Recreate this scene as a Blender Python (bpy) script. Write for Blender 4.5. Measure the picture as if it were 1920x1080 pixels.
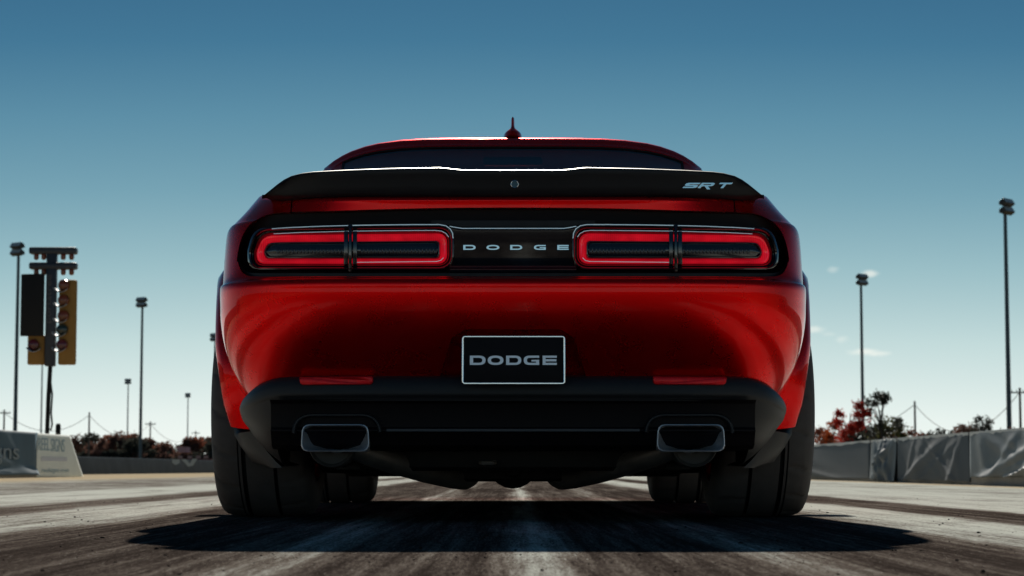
import bpy, bmesh, math, random
import numpy as np
from mathutils import Vector, Matrix
from mathutils.bvhtree import BVHTree
from mathutils.interpolate import poly_3d_calc

for o in list(bpy.data.objects):
    bpy.data.objects.remove(o)
sc = bpy.context.scene
COL = sc.collection
R = math.radians

# ------------------------------------------------------------------ camera
FPX = 4000.0
CAMZ = 0.155
PITCH = math.atan(0.085)
cd = bpy.data.cameras.new('camera')
cam = bpy.data.objects.new('camera', cd)
COL.objects.link(cam)
cam.location = (-.003, 0, CAMZ)
cam.rotation_euler = (R(90) + PITCH, 0, 0)
cd.sensor_width = 36.0
cd.lens = 36.0 * FPX / 1920.0
cd.clip_start = 0.05
cd.clip_end = 9000
cd.dof.use_dof = True
cd.dof.focus_distance = 6.25
cd.dof.aperture_fstop = 10.0
sc.camera = cam

# ------------------------------------------------------------------ world + sun
SUN_EL, SUN_AZ = 25.5, -1.0          # degrees; the sun stands ahead of the camera
w = bpy.data.worlds.new('World')
sc.world = w
w.use_nodes = True


def nodes_of(nt):
    def N(t, **kw):
        n = nt.nodes.new(t)
        for k, v in kw.items():
            if k.startswith('i_'):
                key = k[2:]
                n.inputs[int(key) if key.isdigit() else key.replace('_', ' ')].default_value = v
            else:
                setattr(n, k, v)
        return n

    def L(a, b):
        nt.links.new(a, b)
    return N, L


wn = w.node_tree
N, L = nodes_of(wn)
bg = wn.nodes['Background']
sky = N('ShaderNodeTexSky', sky_type='NISHITA', sun_disc=False, sun_elevation=R(SUN_EL),
        sun_rotation=R(SUN_AZ), air_density=0.5, dust_density=0.0, ozone_density=3.0, altitude=0)
# the sky's own brightness, graded to the cool teal of the photograph (pale at the horizon, deep blue above)
sgr = N('ShaderNodeSeparateColor')
L(sky.outputs[0], sgr.inputs[0])
sdiv = N('ShaderNodeMath', operation='DIVIDE', i_1=12.0)
L(sgr.outputs[1], sdiv.inputs[0])
grade = N('ShaderNodeValToRGB')
SKY = [(0, (.009, .024, .046)), (.158, (.012, .042, .088)), (.242, (.024, .092, .182)), (.304, (.047, .152, .250)), (.352, (.090, .222, .312)),
       (.415, (.150, .298, .370)), (.506, (.265, .420, .460)), (.64, (.445, .575, .575)), (.834, (.66, .73, .70)), (.94, (.73, .77, .73))]
el_ = grade.color_ramp.elements
while len(el_) > 1:
    el_.remove(el_[-1])
el_[0].position, el_[0].color = SKY[0][0], (*SKY[0][1], 1)
for p_, c_ in SKY[1:]:
    e_ = el_.new(p_)
    e_.color = (*c_, 1)
L(sdiv.outputs[0], grade.inputs[0])
gsc = N('ShaderNodeMix', data_type='RGBA', blend_type='MULTIPLY')
gsc.inputs[0].default_value = 1
gsc.inputs[7].default_value = (10, 10, 10, 1)
L(grade.outputs[0], gsc.inputs[6])
floor_ = gsc
tc = N('ShaderNodeTexCoord')
cur = floor_.outputs[2]


def dir_of(px, py):
    c, s = math.cos(PITCH), math.sin(PITCH)
    dx, dy = (px - 960) / FPX, (540 - py) / FPX
    return Vector((dx, c - dy * s, s + dy * c)).normalized()


nz = N('ShaderNodeTexNoise', i_Scale=90.0, i_Detail=4.0)
nmap = N('ShaderNodeMapping')
nmap.inputs['Scale'].default_value = (1, 1, 2.2)
L(tc.outputs['Generated'], nmap.inputs[0])
L(nmap.outputs[0], nz.inputs['Vector'])
for (px, py, wx, wz, amt) in ((1622, 660, .008, .0022, .8), (1652, 663, .005, .0016, .5), (1634, 513, .004, .0022, .7),
                              (1561, 505, .003, .0018, .3), (1576, 636, .004, .0020, .35), (1525, 617, .006, .0020, .55),
                              (1556, 627, .004, .0015, .2)):
    d = dir_of(px, py)
    sub = N('ShaderNodeVectorMath', operation='SUBTRACT')
    sub.inputs[1].default_value = d
    L(tc.outputs['Generated'], sub.inputs[0])
    mp = N('ShaderNodeVectorMath', operation='DIVIDE')
    mp.inputs[1].default_value = (wx, .5, wz)
    L(sub.outputs[0], mp.inputs[0])
    ln = N('ShaderNodeVectorMath', operation='LENGTH')
    L(mp.outputs[0], ln.inputs[0])
    ad = N('ShaderNodeMath', operation='MULTIPLY_ADD')
    L(nz.outputs[0], ad.inputs[0])
    ad.inputs[1].default_value = -1.6
    L(ln.outputs['Value'], ad.inputs[2])
    mr = N('ShaderNodeMapRange', interpolation_type='SMOOTHSTEP')
    L(ad.outputs[0], mr.inputs[0])
    mr.inputs[1].default_value = -.75
    mr.inputs[2].default_value = .35
    mr.inputs[3].default_value = amt * .7
    mr.inputs[4].default_value = 0
    mx = N('ShaderNodeMix', data_type='RGBA')
    L(mr.outputs[0], mx.inputs[0])
    L(cur, mx.inputs[6])
    mx.inputs[7].default_value = (8.6, 8.4, 7.6, 1)
    cur = mx.outputs[2]
L(cur, bg.inputs[0])
bg.inputs[1].default_value = 0.1

sd = bpy.data.lights.new('sun', 'SUN')
sun = bpy.data.objects.new('sun', sd)
COL.objects.link(sun)
sd.energy = 5.0
sd.angle = R(0.5)
sd.color = (1.0, 0.93, 0.82)
sv = Vector((math.sin(R(SUN_AZ)) * math.cos(R(SUN_EL)), math.cos(R(SUN_AZ)) * math.cos(R(SUN_EL)), math.sin(R(SUN_EL))))
sun.rotation_euler = sv.to_track_quat('Z', 'Y').to_euler()
sun.location = (0, 40, 30)

vs = sc.view_settings
vs.view_transform = 'Standard'
vs.look = 'None'
vs.exposure = 0.3
vs.gamma = 1.0
vs.use_curve_mapping = False
sc.cycles.use_denoising = True
sc.cycles.max_bounces = 8
sc.cycles.transparent_max_bounces = 12


# ------------------------------------------------------------------ helpers
def P(px, py, Y):
    """the world point at distance Y that a pixel of the photograph looks at"""
    c, s = math.cos(PITCH), math.sin(PITCH)
    dx, dy = (px - 960) / FPX, (540 - py) / FPX
    t = Y / (c - dy * s)
    return Vector((dx * t, Y, CAMZ + t * (s + dy * c)))


WL = {}


def world_loc(o):
    return WL.get(o.name, Vector((0, 0, 0))) if o else Vector((0, 0, 0))


def tag(o, label=None, cat=None, group=None, kind=None):
    if label:
        o['label'] = label
    if cat:
        o['category'] = cat
    if group:
        o['group'] = group
    if kind:
        o['kind'] = kind
    return o


def empty(name, loc, parent=None, rz=0):
    o = bpy.data.objects.new(name, None)
    o.empty_display_size = .2
    COL.objects.link(o)
    loc = Vector(loc)
    o.location = loc - world_loc(parent)
    o.rotation_euler = (0, 0, rz)
    if parent:
        o.parent = parent
    WL[o.name] = loc
    return o


def finish(name, me, mat, parent=None, loc=None, smooth=35):
    """link a mesh whose vertices are in world coordinates; loc is its origin"""
    pw = world_loc(parent)
    loc = pw if loc is None else Vector(loc)
    me.transform(Matrix.Translation(-loc))
    o = bpy.data.objects.new(name, me)
    COL.objects.link(o)
    o.location = loc - pw
    if parent:
        o.parent = parent
    WL[o.name] = loc
    if mat is not None:
        for m in (mat if isinstance(mat, (list, tuple)) else [mat]):
            me.materials.append(m)
    if smooth:
        me.polygons.foreach_set('use_smooth', [True] * len(me.polygons))
        if smooth < 180:
            me.set_sharp_from_angle(angle=R(smooth))
    me.update()
    return o


def from_bm(bm, name='m', normals=True):
    if normals:
        bmesh.ops.recalc_face_normals(bm, faces=bm.faces)
    me = bpy.data.meshes.new(name)
    bm.to_mesh(me)
    bm.free()
    return me


def from_py(V, F, name='m', weld=0, normals=True):
    bm = bmesh.new()
    vv = [bm.verts.new(v) for v in V]
    for f in F:
        try:
            bm.faces.new([vv[i] for i in f])
        except ValueError:
            pass
    if weld:
        bmesh.ops.remove_doubles(bm, verts=bm.verts, dist=weld)
        bmesh.ops.dissolve_degenerate(bm, edges=bm.edges, dist=weld)
    return from_bm(bm, name, normals)


def add_box(bm, c, s, rot=None, bevel=0):
    m = Matrix.Translation(Vector(c))
    if rot is not None:
        m = m @ rot
    r = bmesh.ops.create_cube(bm, size=1, matrix=m @ Matrix.Diagonal((s[0], s[1], s[2], 1)))
    if bevel:
        es = list({e for v in r['verts'] for e in v.link_edges})
        bmesh.ops.bevel(bm, geom=es, offset=bevel, segments=2, profile=.5, affect='EDGES')


def box(name, c, s, mat, parent=None, rot=None, bevel=0, loc=None):
    bm = bmesh.new()
    add_box(bm, c, s, rot, bevel)
    return finish(name, from_bm(bm), mat, parent, loc)


def add_tube(bm, pts, radii, seg=12, caps=True, phase=0.0):
    pts = [Vector(p) for p in pts]
    if not isinstance(radii, (list, tuple)):
        radii = [radii] * len(pts)
    rings = []
    up = Vector((0, 0, 1))
    prev = None
    for i, p in enumerate(pts):
        a = pts[max(i - 1, 0)]
        b = pts[min(i + 1, len(pts) - 1)]
        t = (b - a).normalized()
        if prev is None:
            x = t.cross(up)
            if x.length < 1e-3:
                x = t.cross(Vector((1, 0, 0)))
        else:
            x = prev - t * prev.dot(t)
        x.normalize()
        prev = x
        y = t.cross(x)
        rings.append([bm.verts.new(p + (x * math.cos(2 * math.pi * (k + phase) / seg) + y * math.sin(2 * math.pi * (k + phase) / seg)) * radii[i])
                      for k in range(seg)])
    for A, B in zip(rings, rings[1:]):
        for k in range(seg):
            bm.faces.new((A[k], A[(k + 1) % seg], B[(k + 1) % seg], B[k]))
    if caps:
        bm.faces.new(rings[0][::-1])
        bm.faces.new(rings[-1])


def tube(name, pts, radii, mat, parent=None, seg=12, loc=None, phase=0.0):
    bm = bmesh.new()
    add_tube(bm, pts, radii, seg, True, phase)
    return finish(name, from_bm(bm), mat, parent, loc)


def loft(loops, cap0=False, cap1=False, closed=True):
    """loops: lists of points with equal counts -> mesh"""
    bm = bmesh.new()
    rs = [[bm.verts.new(p) for p in lp] for lp in loops]
    n = len(rs[0])
    for A, B in zip(rs, rs[1:]):
        for k in range(n if closed else n - 1):
            bm.faces.new((A[k], A[(k + 1) % n], B[(k + 1) % n], B[k]))
    for c, r in ((cap0, rs[0]), (cap1, rs[-1])):
        if c:
            f = bm.faces.new(r)
            bmesh.ops.triangulate(bm, faces=[f])
    return from_bm(bm)


def rpoly(pts, rad, n=8):
    """polygon with rounded corners, n+1 points for each corner"""
    out = []
    m = len(pts)
    for i in range(m):
        p = Vector(pts[i])
        a = (Vector(pts[i - 1]) - p)
        b = (Vector(pts[(i + 1) % m]) - p)
        r = rad[i] if isinstance(rad, (list, tuple)) else rad
        ang = a.angle(b)
        d = min(r / math.tan(ang / 2), a.length * .49, b.length * .49)
        s, e = p + a.normalized() * d, p + b.normalized() * d
        for k in range(n + 1):
            t = k / n
            # quadratic-ish arc with a rounder shape
            q = (1 - t) ** 2 * s + 2 * t * (1 - t) * (p * .86 + (s + e) * .07) + t * t * e
            out.append((q.x, q.y))
    return out


def resample(loop, n):
    """spread n points evenly round a closed 2D loop"""
    L_ = [Vector(p) for p in loop]
    seg = [(L_[(i + 1) % len(L_)] - L_[i]).length for i in range(len(L_))]
    tot = sum(seg)
    out, i, acc = [], 0, 0
    for k in range(n):
        d = tot * k / n
        while acc + seg[i] < d:
            acc += seg[i]
            i += 1
        t = (d - acc) / max(seg[i], 1e-9)
        out.append(L_[i].lerp(L_[(i + 1) % len(L_)], t))
    return [(p.x, p.y) for p in out]


def boolean(ob, cutter_mesh, op='DIFFERENCE'):
    c = bpy.data.objects.new('cutter', cutter_mesh)
    COL.objects.link(c)
    m = ob.modifiers.new('b', 'BOOLEAN')
    m.operation = op
    m.solver = 'EXACT'
    m.use_hole_tolerant = True
    m.object = c
    dg = bpy.context.evaluated_depsgraph_get()
    dg.update()
    me = bpy.data.meshes.new_from_object(ob.evaluated_get(dg))
    ob.modifiers.clear()
    old = ob.data
    ob.data = me
    bpy.data.meshes.remove(old)
    bpy.data.objects.remove(c)
    return ob


def box_mesh(x0, x1, y0, y1, z0, z1):
    bm = bmesh.new()
    add_box(bm, ((x0 + x1) / 2, (y0 + y1) / 2, (z0 + z1) / 2), (x1 - x0, y1 - y0, z1 - z0))
    return from_bm(bm)


# ------------------------------------------------------------------ materials
def pm(name, col, rough=.5, metal=0.0, coat=0.0, spec=.5, var=0.0, vscale=8.0, bump=0.0, bscale=60.0,
       emit=None, estr=0.0, coat_rough=.03, rvar=0.0, stretch=None):
    m = bpy.data.materials.new(name)
    m.use_nodes = True
    nt = m.node_tree
    N, L = nodes_of(nt)
    b = nt.nodes['Principled BSDF']
    b.inputs['Base Color'].default_value = (*col, 1)
    b.inputs['Roughness'].default_value = rough
    b.inputs['Metallic'].default_value = metal
    b.inputs['Coat Weight'].default_value = coat
    b.inputs['Coat Roughness'].default_value = coat_rough
    b.inputs['Specular IOR Level'].default_value = spec
    if emit:
        b.inputs['Emission Color'].default_value = (*emit, 1)
        b.inputs['Emission Strength'].default_value = estr
    if var or bump or rvar:
        t = N('ShaderNodeTexCoord')
        mp = N('ShaderNodeMapping')
        if stretch:
            mp.inputs['Scale'].default_value = stretch
        L(t.outputs['Object'], mp.inputs[0])
        if var or rvar:
            n = N('ShaderNodeTexNoise', i_Scale=vscale, i_Detail=6.0, i_Roughness=.6)
            L(mp.outputs[0], n.inputs['Vector'])
        if var:
            mx = N('ShaderNodeMix', data_type='RGBA')
            L(n.outputs[0], mx.inputs[0])
            mx.inputs[6].default_value = (*[max(c * (1 - var), 0) for c in col], 1)
            mx.inputs[7].default_value = (*[min(c * (1 + var), 1) for c in col], 1)
            L(mx.outputs[2], b.inputs['Base Color'])
        if rvar:
            r = N('ShaderNodeMapRange')
            L(n.outputs[0], r.inputs[0])
            r.inputs[1].default_value = .3
            r.inputs[2].default_value = .7
            r.inputs[3].default_value = max(rough - rvar, .02)
            r.inputs[4].default_value = min(rough + rvar, 1)
            L(r.outputs[0], b.inputs['Roughness'])
        if bump:
            n2 = N('ShaderNodeTexNoise', i_Scale=bscale, i_Detail=5.0)
            L(mp.outputs[0], n2.inputs['Vector'])
            bp = N('ShaderNodeBump', i_Strength=bump, i_Distance=.01)
            L(n2.outputs[0], bp.inputs['Height'])
            L(bp.outputs[0], b.inputs['Normal'])
    return m


M = {}
M['paint'] = pm('red_paint', (.92, .002, .003), .28, .86, 1.0, .3, coat_rough=.015, rvar=.03, vscale=9)
M['paint'].node_tree.nodes['Principled BSDF'].inputs['Coat IOR'].default_value = 1.22
M['paint'].node_tree.nodes['Principled BSDF'].inputs['Specular Tint'].default_value = (1, .12, .1, 1)
M['black_recess'] = pm('black_recess', (.007, .005, .006), .55, 0, 0, .2)
M['black_satin'] = pm('black_satin', (.010, .009, .011), .42, 0, 0, .32, rvar=.06, vscale=14)
M['black_plastic'] = pm('black_plastic', (.013, .013, .015), .46, 0, 0, .4, var=.25, vscale=30, bump=.06, bscale=900)
M['black_deep'] = pm('black_deep', (.008, .008, .009), .7, 0, 0, .3)
M['black_gloss'] = pm('black_gloss', (.006, .006, .008), .12, 0, 1.0, .5)
M['panel_gloss'] = pm('panel_gloss', (.006, .008, .013), .1, 0, .8, .5)
M['chrome'] = pm('chrome', (.82, .84, .86), .12, 1.0)
M['bright_frame'] = pm('bright_frame', (.90, .92, .93), .2, 1.0)
M['silver_print'] = pm('silver_print', (.62, .66, .74), .32, .9)
M['tip_metal'] = pm('tip_metal', (.70, .70, .72), .42, .85, rvar=.1, vscale=20)
M['pipe_metal'] = pm('pipe_metal', (.30, .27, .25), .5, .8, var=.4, vscale=18, rvar=.12)
M['light_red'] = pm('light_red', (.55, .004, .012), .18, 0, 1.0, .5, emit=(1.0, .010, .03), estr=.27)
M['reflector'] = pm('reflector_red', (.72, .006, .012), .3, .45, .15, .2, var=.4, vscale=60)
M['lens_dark'] = pm('lens_dark', (.010, .014, .022), .15, 0, .9, .5)
M['trim'] = pm('highlight_strip', (.92, .93, .95), .3, 1.0)  # for strips added to stand for highlight lines on the tail
M['lens_led'] = pm('lens_led', (.013, .019, .030), .3, 0, .5, .5)
M['rubber'] = pm('tyre_rubber', (.085, .076, .072), .74, 0, 0, .4, var=.35, vscale=26, bump=.10, bscale=240, rvar=.08)
M['muffler'] = pm('muffler_metal', (.07, .065, .06), .6, .3, spec=.3, var=.4, vscale=18)
M['rim'] = pm('rim_metal', (.65, .65, .66), .22, 1.0)
M['rim_dark'] = pm('rim_dark', (.03, .03, .032), .3, .6)
M['steel'] = pm('brake_steel', (.35, .35, .36), .35, 1.0, rvar=.1)
M['under'] = pm('underbody', (.012, .012, .012), .65, 0, 0, .4, var=.5, vscale=20)
M['headliner'] = pm('headliner_cloth', (.13, .17, .20), .9, spec=.1)
M['seat'] = pm('seat_leather', (.02, .02, .022), .5, 0, 0, .4, bump=.1, bscale=300)


def lamp_texture(m):
    # fine vertical ribs moulded into the lit ring
    nt = m.node_tree
    N, L = nodes_of(nt)
    b = nt.nodes['Principled BSDF']
    t = N('ShaderNodeTexCoord')
    wv = N('ShaderNodeTexWave', bands_direction='X', i_Scale=55.0, i_Distortion=.6)
    L(t.outputs['Object'], wv.inputs['Vector'])
    n = N('ShaderNodeTexNoise', i_Scale=22.0, i_Detail=3.0)
    L(t.outputs['Object'], n.inputs['Vector'])
    a = N('ShaderNodeMath', operation='MULTIPLY_ADD')
    L(wv.outputs[1], a.inputs[0])
    a.inputs[1].default_value = .10
    mr = N('ShaderNodeMapRange', i_1=.3, i_2=.7, i_3=.17, i_4=.31)
    L(n.outputs[0], mr.inputs[0])
    L(mr.outputs[0], a.inputs[2])
    L(a.outputs[0], b.inputs['Emission Strength'])
    bp = N('ShaderNodeBump', i_Strength=.25, i_Distance=.002)
    L(wv.outputs[1], bp.inputs['Height'])
    L(bp.outputs[0], b.inputs['Normal'])


lamp_texture(M['light_red'])


def glass_mat(name, tintc, rough=.0, alpha=.35):
    m = bpy.data.materials.new(name)
    m.use_nodes = True
    nt = m.node_tree
    N, L = nodes_of(nt)
    out = nt.nodes['Material Output']
    nt.nodes.remove(nt.nodes['Principled BSDF'])
    tr = N('ShaderNodeBsdfTransparent')
    tr.inputs[0].default_value = (*tintc, 1)
    gl = N('ShaderNodeBsdfGlossy', i_Roughness=rough)
    fr = N('ShaderNodeFresnel', i_IOR=1.5)
    t = N('ShaderNodeTexCoord')
    n = N('ShaderNodeTexNoise', i_Scale=14.0, i_Detail=6.0)
    L(t.outputs['Object'], n.inputs['Vector'])
    df = N('ShaderNodeBsdfDiffuse')
    df.inputs[0].default_value = (.35, .38, .4, 1)
    mr = N('ShaderNodeMapRange', i_1=.45, i_2=.8, i_3=0.0, i_4=.05)
    L(n.outputs[0], mr.inputs[0])
    mx0 = N('ShaderNodeMixShader')
    L(mr.outputs[0], mx0.inputs[0])
    L(tr.outputs[0], mx0.inputs[1])
    L(df.outputs[0], mx0.inputs[2])
    mx = N('ShaderNodeMixShader')
    L(fr.outputs[0], mx.inputs[0])
    L(mx0.outputs[0], mx.inputs[1])
    L(gl.outputs[0], mx.inputs[2])
    L(mx.outputs[0], out.inputs[0])
    return m


M['glass'] = glass_mat('tinted_glass', (.30, .38, .42))


# ------------------------------------------------------------------ ground and track
PROF = [(-3000, -.10), (-60, -.02), (-13, .0), (-9, .03), (-7, .03), (-2.6, 0), (2.6, 0), (5.6, -.05), (9, -.05), (60, -.05), (3000, -.10)]


def gz(x):
    return float(np.interp(x, [p[0] for p in PROF], [p[1] for p in PROF]))


def sheet(name, xs, ys, dz, mat, loc=(0, 0, 0)):
    V, F = [], []
    for y in ys:
        for x in xs:
            V.append((x, y, gz(x) + dz))
    n = len(xs)
    for j in range(len(ys) - 1):
        for i in range(n - 1):
            F.append((j * n + i, j * n + i + 1, (j + 1) * n + i + 1, (j + 1) * n + i))
    o = finish(name, from_py(V, F), mat, None, loc)
    tag(o, kind='structure')
    return o


def ramp(N, stops, fac, L, interp='LINEAR'):
    r = N('ShaderNodeValToRGB')
    r.color_ramp.interpolation = interp
    el = r.color_ramp.elements
    while len(el) > 1:
        el.remove(el[-1])
    el[0].position = stops[0][0]
    el[0].color = stops[0][1]
    for p, c in stops[1:]:
        e = el.new(p)
        e.color = c
    L(fac, r.inputs[0])
    return r


def track_material():
    m = bpy.data.materials.new('drag_strip_surface')
    m.use_nodes = True
    nt = m.node_tree
    N, L = nodes_of(nt)
    b = nt.nodes['Principled BSDF']
    t = N('ShaderNodeTexCoord')
    sep = N('ShaderNodeSeparateXYZ')
    L(t.outputs['Object'], sep.inputs[0])

    def noise(scale_vec, detail=5, rough=.6, dist=0.0):
        mp = N('ShaderNodeMapping')
        mp.inputs['Scale'].default_value = scale_vec
        L(t.outputs['Object'], mp.inputs[0])
        n = N('ShaderNodeTexNoise', i_Scale=1.0, i_Detail=detail, i_Roughness=rough, i_Distortion=dist)
        L(mp.outputs[0], n.inputs['Vector'])
        return n.outputs[0]

    def math_(op, a, b_, clamp=False):
        n = N('ShaderNodeMath', operation=op, use_clamp=clamp)
        for i, v in enumerate((a, b_)):
            if isinstance(v, (int, float)):
                n.inputs[i].default_value = v
            else:
                L(v, n.inputs[i])
        return n.outputs[0]
    # the wheel paths waver a little along the strip
    wob = math_('MULTIPLY', math_('SUBTRACT', noise((.9, .22, 1), 3), .5), .22)
    wob2 = math_('MULTIPLY', math_('SUBTRACT', noise((9, 1.2, 1), 4), .5), .10)
    x = math_('ADD', math_('ADD', sep.outputs[0], wob), wob2)
    xn = math_('DIVIDE', math_('ADD', x, 8.0), 16.0)
    # share of bare concrete (1) against laid rubber (0), across the strip
    st = [(-8, .95), (-6, .9), (-4.6, .62), (-3.2, .6), (-2.9, 1), (-2.25, 1), (-2.05, .3), (-1.8, .25), (-1.68, .85), (-1.3, .9),
          (-1.15, .16), (-.62, .14), (-.47, .3), (-.41, .72), (-.34, .2), (-.03, .12), (.035, .85), (.07, .85), (.10, .16), (.40, .16),
          (.47, .66), (.55, .14), (.9, .12), (1.02, .7), (1.10, 1), (1.36, 1), (1.42, .12), (1.74, .10), (1.82, .95), (2.6, 1),
          (3.6, .8), (5.0, 1)]
    rp = ramp(N, [((p + 8) / 16, (v, v, v, 1)) for p, v in st], xn, L)
    streak = noise((19, .36, 1), 7, .7)
    streak2 = noise((55, 1.1, 1), 5, .6)
    patch = noise((.9, .35, 1), 5, .6, .6)
    fine = noise((260, 130, 50), 3, .7)
    s = math_('ADD', math_('MULTIPLY', streak, .95), math_('ADD', math_('MULTIPLY', streak2, .5), math_('MULTIPLY', patch, .55)))
    s = math_('SUBTRACT', s, 1.0)
    bo = N('ShaderNodeMapRange', interpolation_type='SMOOTHSTEP', i_1=1.0, i_2=2.8, i_3=.12, i_4=1.0)   # dark zone added behind the camera, unseen, to cut reflected light on the bumper
    L(math_('ADD', sep.outputs[1], math_('MULTIPLY', patch, 1.2)), bo.inputs[0])
    f = math_('ADD', math_('MULTIPLY', rp.outputs[0], bo.outputs[0]), math_('MULTIPLY', s, 1.35))
    grain = noise((190, 17, 50), 4, .75)
    f = math_('ADD', f, math_('MULTIPLY', math_('SUBTRACT', grain, .5), .8))
    def specks(scale, lo, hi, amt):
        mr_ = N('ShaderNodeMapRange', interpolation_type='SMOOTHSTEP', i_1=lo, i_2=hi, i_3=0.0, i_4=amt)
        L(noise(scale, 2, .5), mr_.inputs[0])
        return mr_.outputs[0]
    f = math_('SUBTRACT', f, specks((230, 21, 50), .60, .70, .55))
    f = math_('ADD', f, specks((310, 27, 70), .63, .72, .45))
    blot = math_('MULTIPLY', math_('SUBTRACT', noise((2.2, .55, 1), 7, .7, .9), .5), 1.5)
    f = math_('ADD', f, math_('MULTIPLY', blot, rp.outputs[0]))
    grain2 = noise((110, 9, 50), 5, .8)
    f = math_('ADD', f, math_('MULTIPLY', math_('SUBTRACT', grain2, .5), .9))
    f = math_('ADD', f, math_('MULTIPLY', math_('SUBTRACT', fine, .5), .34), True)
    colr = ramp(N, [(0, (.040, .032, .028, 1)), (.18, (.085, .069, .060, 1)), (.45, (.185, .160, .138, 1)), (.70, (.36, .358, .325, 1)),
                    (1, (.60, .625, .57, 1))], f, L)
    # sand blown against the walls at both edges
    sn = ramp(N, [(0, (1, 1, 1, 1)), (.12, (1, 1, 1, 1)), (.2, (0, 0, 0, 1)), (.82, (0, 0, 0, 1)), (.845, (.8, .8, .8, 1)), (1, (1, 1, 1, 1))], xn, L)
    mx = N('ShaderNodeMix', data_type='RGBA')
    L(math_('MULTIPLY', sn.outputs[0], math_('ADD', patch, .25), True), mx.inputs[0])
    L(colr.outputs[0], mx.inputs[6])
    mx.inputs[7].default_value = (.52, .40, .24, 1)
    L(mx.outputs[2], b.inputs['Base Color'])
    rr = N('ShaderNodeMapRange', i_1=0.0, i_2=1.0, i_3=.72, i_4=.95)
    L(f, rr.inputs[0])
    L(rr.outputs[0], b.inputs['Roughness'])
    b.inputs['Specular IOR Level'].default_value = 0.0
    grit = noise((420, 300, 100), 4, .75)
    hgt = math_('ADD', math_('MULTIPLY', grit, 1.0), math_('MULTIPLY', streak2, .6))
    bp = N('ShaderNodeBump', i_Strength=.55, i_Distance=.004)
    L(hgt, bp.inputs['Height'])
    L(bp.outputs[0], b.inputs['Normal'])
    return m


def ground_material():
    m = pm('dry_ground', (.20, .165, .09), .95, var=.5, vscale=.12, spec=.2)
    return m


xs = [-3000, -800, -200, -60, -13, -9, -7, -2.6, 2.6, 5.6, 9, 60, 200, 800, 3000]
sheet('ground', xs, [-60, -10, 20, 60, 140, 300, 700, 1500, 4000], -.006, ground_material())
sheet('drag_strip', [-13, -11, -9, -8, -7, -5, -3.6, -2.6, -1.3, 0, 1.3, 2.6, 3.6, 4.6, 5.6, 7.2], [-30, -8, 0, 4, 8, 12, 20, 35, 60, 100, 200, 420],
      0.0, track_material())

# loose grit and rubber crumbs lying on the strip
rng = random.Random(4)
bm = bmesh.new()
for i in range(2000):
    y = 2.6 + 9 * rng.random() ** 1.6
    x = rng.uniform(-.32, .32) * (y + 2.2)
    r = .0011 + .0028 * rng.random() ** 6
    m4 = Matrix.Translation((x, y, gz(x) + r * .35)) @ Matrix.Rotation(rng.random() * 6, 4, 'Z') @ Matrix.Diagonal((r * rng.uniform(.8, 1.9), r, r * rng.uniform(.4, .8), 1))
    bmesh.ops.create_icosphere(bm, subdivisions=1, radius=1, matrix=m4)
tag(finish('grit', from_bm(bm), pm('rubber_crumbs', (.028, .024, .023), .8, spec=.0, var=.9, vscale=7), None, (0, 6, 0), smooth=0),
    'dark rubber crumbs and grit scattered on the track', 'grit', kind='stuff')

# ------------------------------------------------------------------ the car
CAR = (0, 8.5, 0)
AX_R, AX_F, WR = 7.10, 10.05, .355       # axles and wheel radius
car = empty('sports_car', CAR)
tag(car, 'red widebody muscle coupe seen from behind with black rear spoiler', 'car')

WS = .978
LC, LCF = .42, .52
#  z, half width, rear y
LV = [(.30, .79, 6.29), (.36, .833, 6.232), (.42, .864, 6.182), (.48, .887, 6.142), (.54, .901, 6.1125), (.60, .908, 6.0955),
      (.645, .909, 6.0895), (.672, .910, 6.0880), (.688, .910, 6.0877), (.698, .910, 6.0925), (.7045, .910, 6.110), (.712, .910, 6.150),
      (.76, .910, 6.166), (.82, .908, 6.175), (.868, .904, 6.182), (.886, .897, 6.186), (.894, .884, 6.1925), (.917, .846, 6.1917),
      (.932, .823, 6.1907), (.941, .809, 6.1903), (.948, .798, 6.196), (.953, .786, 6.214), (.955, .768, 6.240)]


def crom(T, sub):
    T = np.array(T, float)
    out = []
    n = len(T)
    for i in range(n - 1):
        p0, p1, p2, p3 = T[max(i - 1, 0)], T[i], T[i + 1], T[min(i + 2, n - 1)]
        for k in range(sub):
            t = k / sub
            out.append(.5 * ((2 * p1) + (-p0 + p2) * t + (2 * p0 - 5 * p1 + 4 * p2 - p3) * t * t + (-p0 + 3 * p1 - 3 * p2 + p3) * t ** 3))
    out.append(T[-1])
    return out


def plan(y):
    return float(np.interp(y, [6.4, 6.6, 6.8, 7.1, 7.5, 8.1, 9.2, 9.7, 10.05, 10.4, 10.7], [1, 1.006, 1.024, 1.04, 1.032, 1.0, .995, 1.005, 1.02, 1.0, .985]))


def dzf(y):
    return float(np.interp(y, [6.5, 7.3, 8.5, 9.4, 10.2, 10.7, 11.1], [0, .018, 0, -.012, -.05, -.10, -.15]))


def body_pt(lv, kind, v):
    z, W, yr = lv
    W = W * WS
    yc = yr + LC
    yf = 11.02 - .55 * abs(z - .55) ** 1.6
    ycf = yf - LCF
    if kind == 'r':
        u, c = v
        x, y = W * u, yc - LC * c
    elif kind == 's':
        y = yc + (ycf - yc) * v
        x = W * plan(y)
    else:
        u, c = v
        x, y = W * plan(ycf) * u, ycf + LCF * c
    t = min(max((z - .5) / .4, 0), 1)
    zz = z + dzf(y) * t
    zz += min(max((z - .884) / .06, 0), 1) * float(np.interp(y, [6.27, 6.52, 7.0], [0, .046, .05]))
    if z < .42:
        zz -= (.42 - z) / .12 * .10 * min(max((y - 6.55) / .35, 0), 1)
    return (x, y, zz)


def se(u, n):
    return max(1 - u ** n, 0) ** .5


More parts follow.
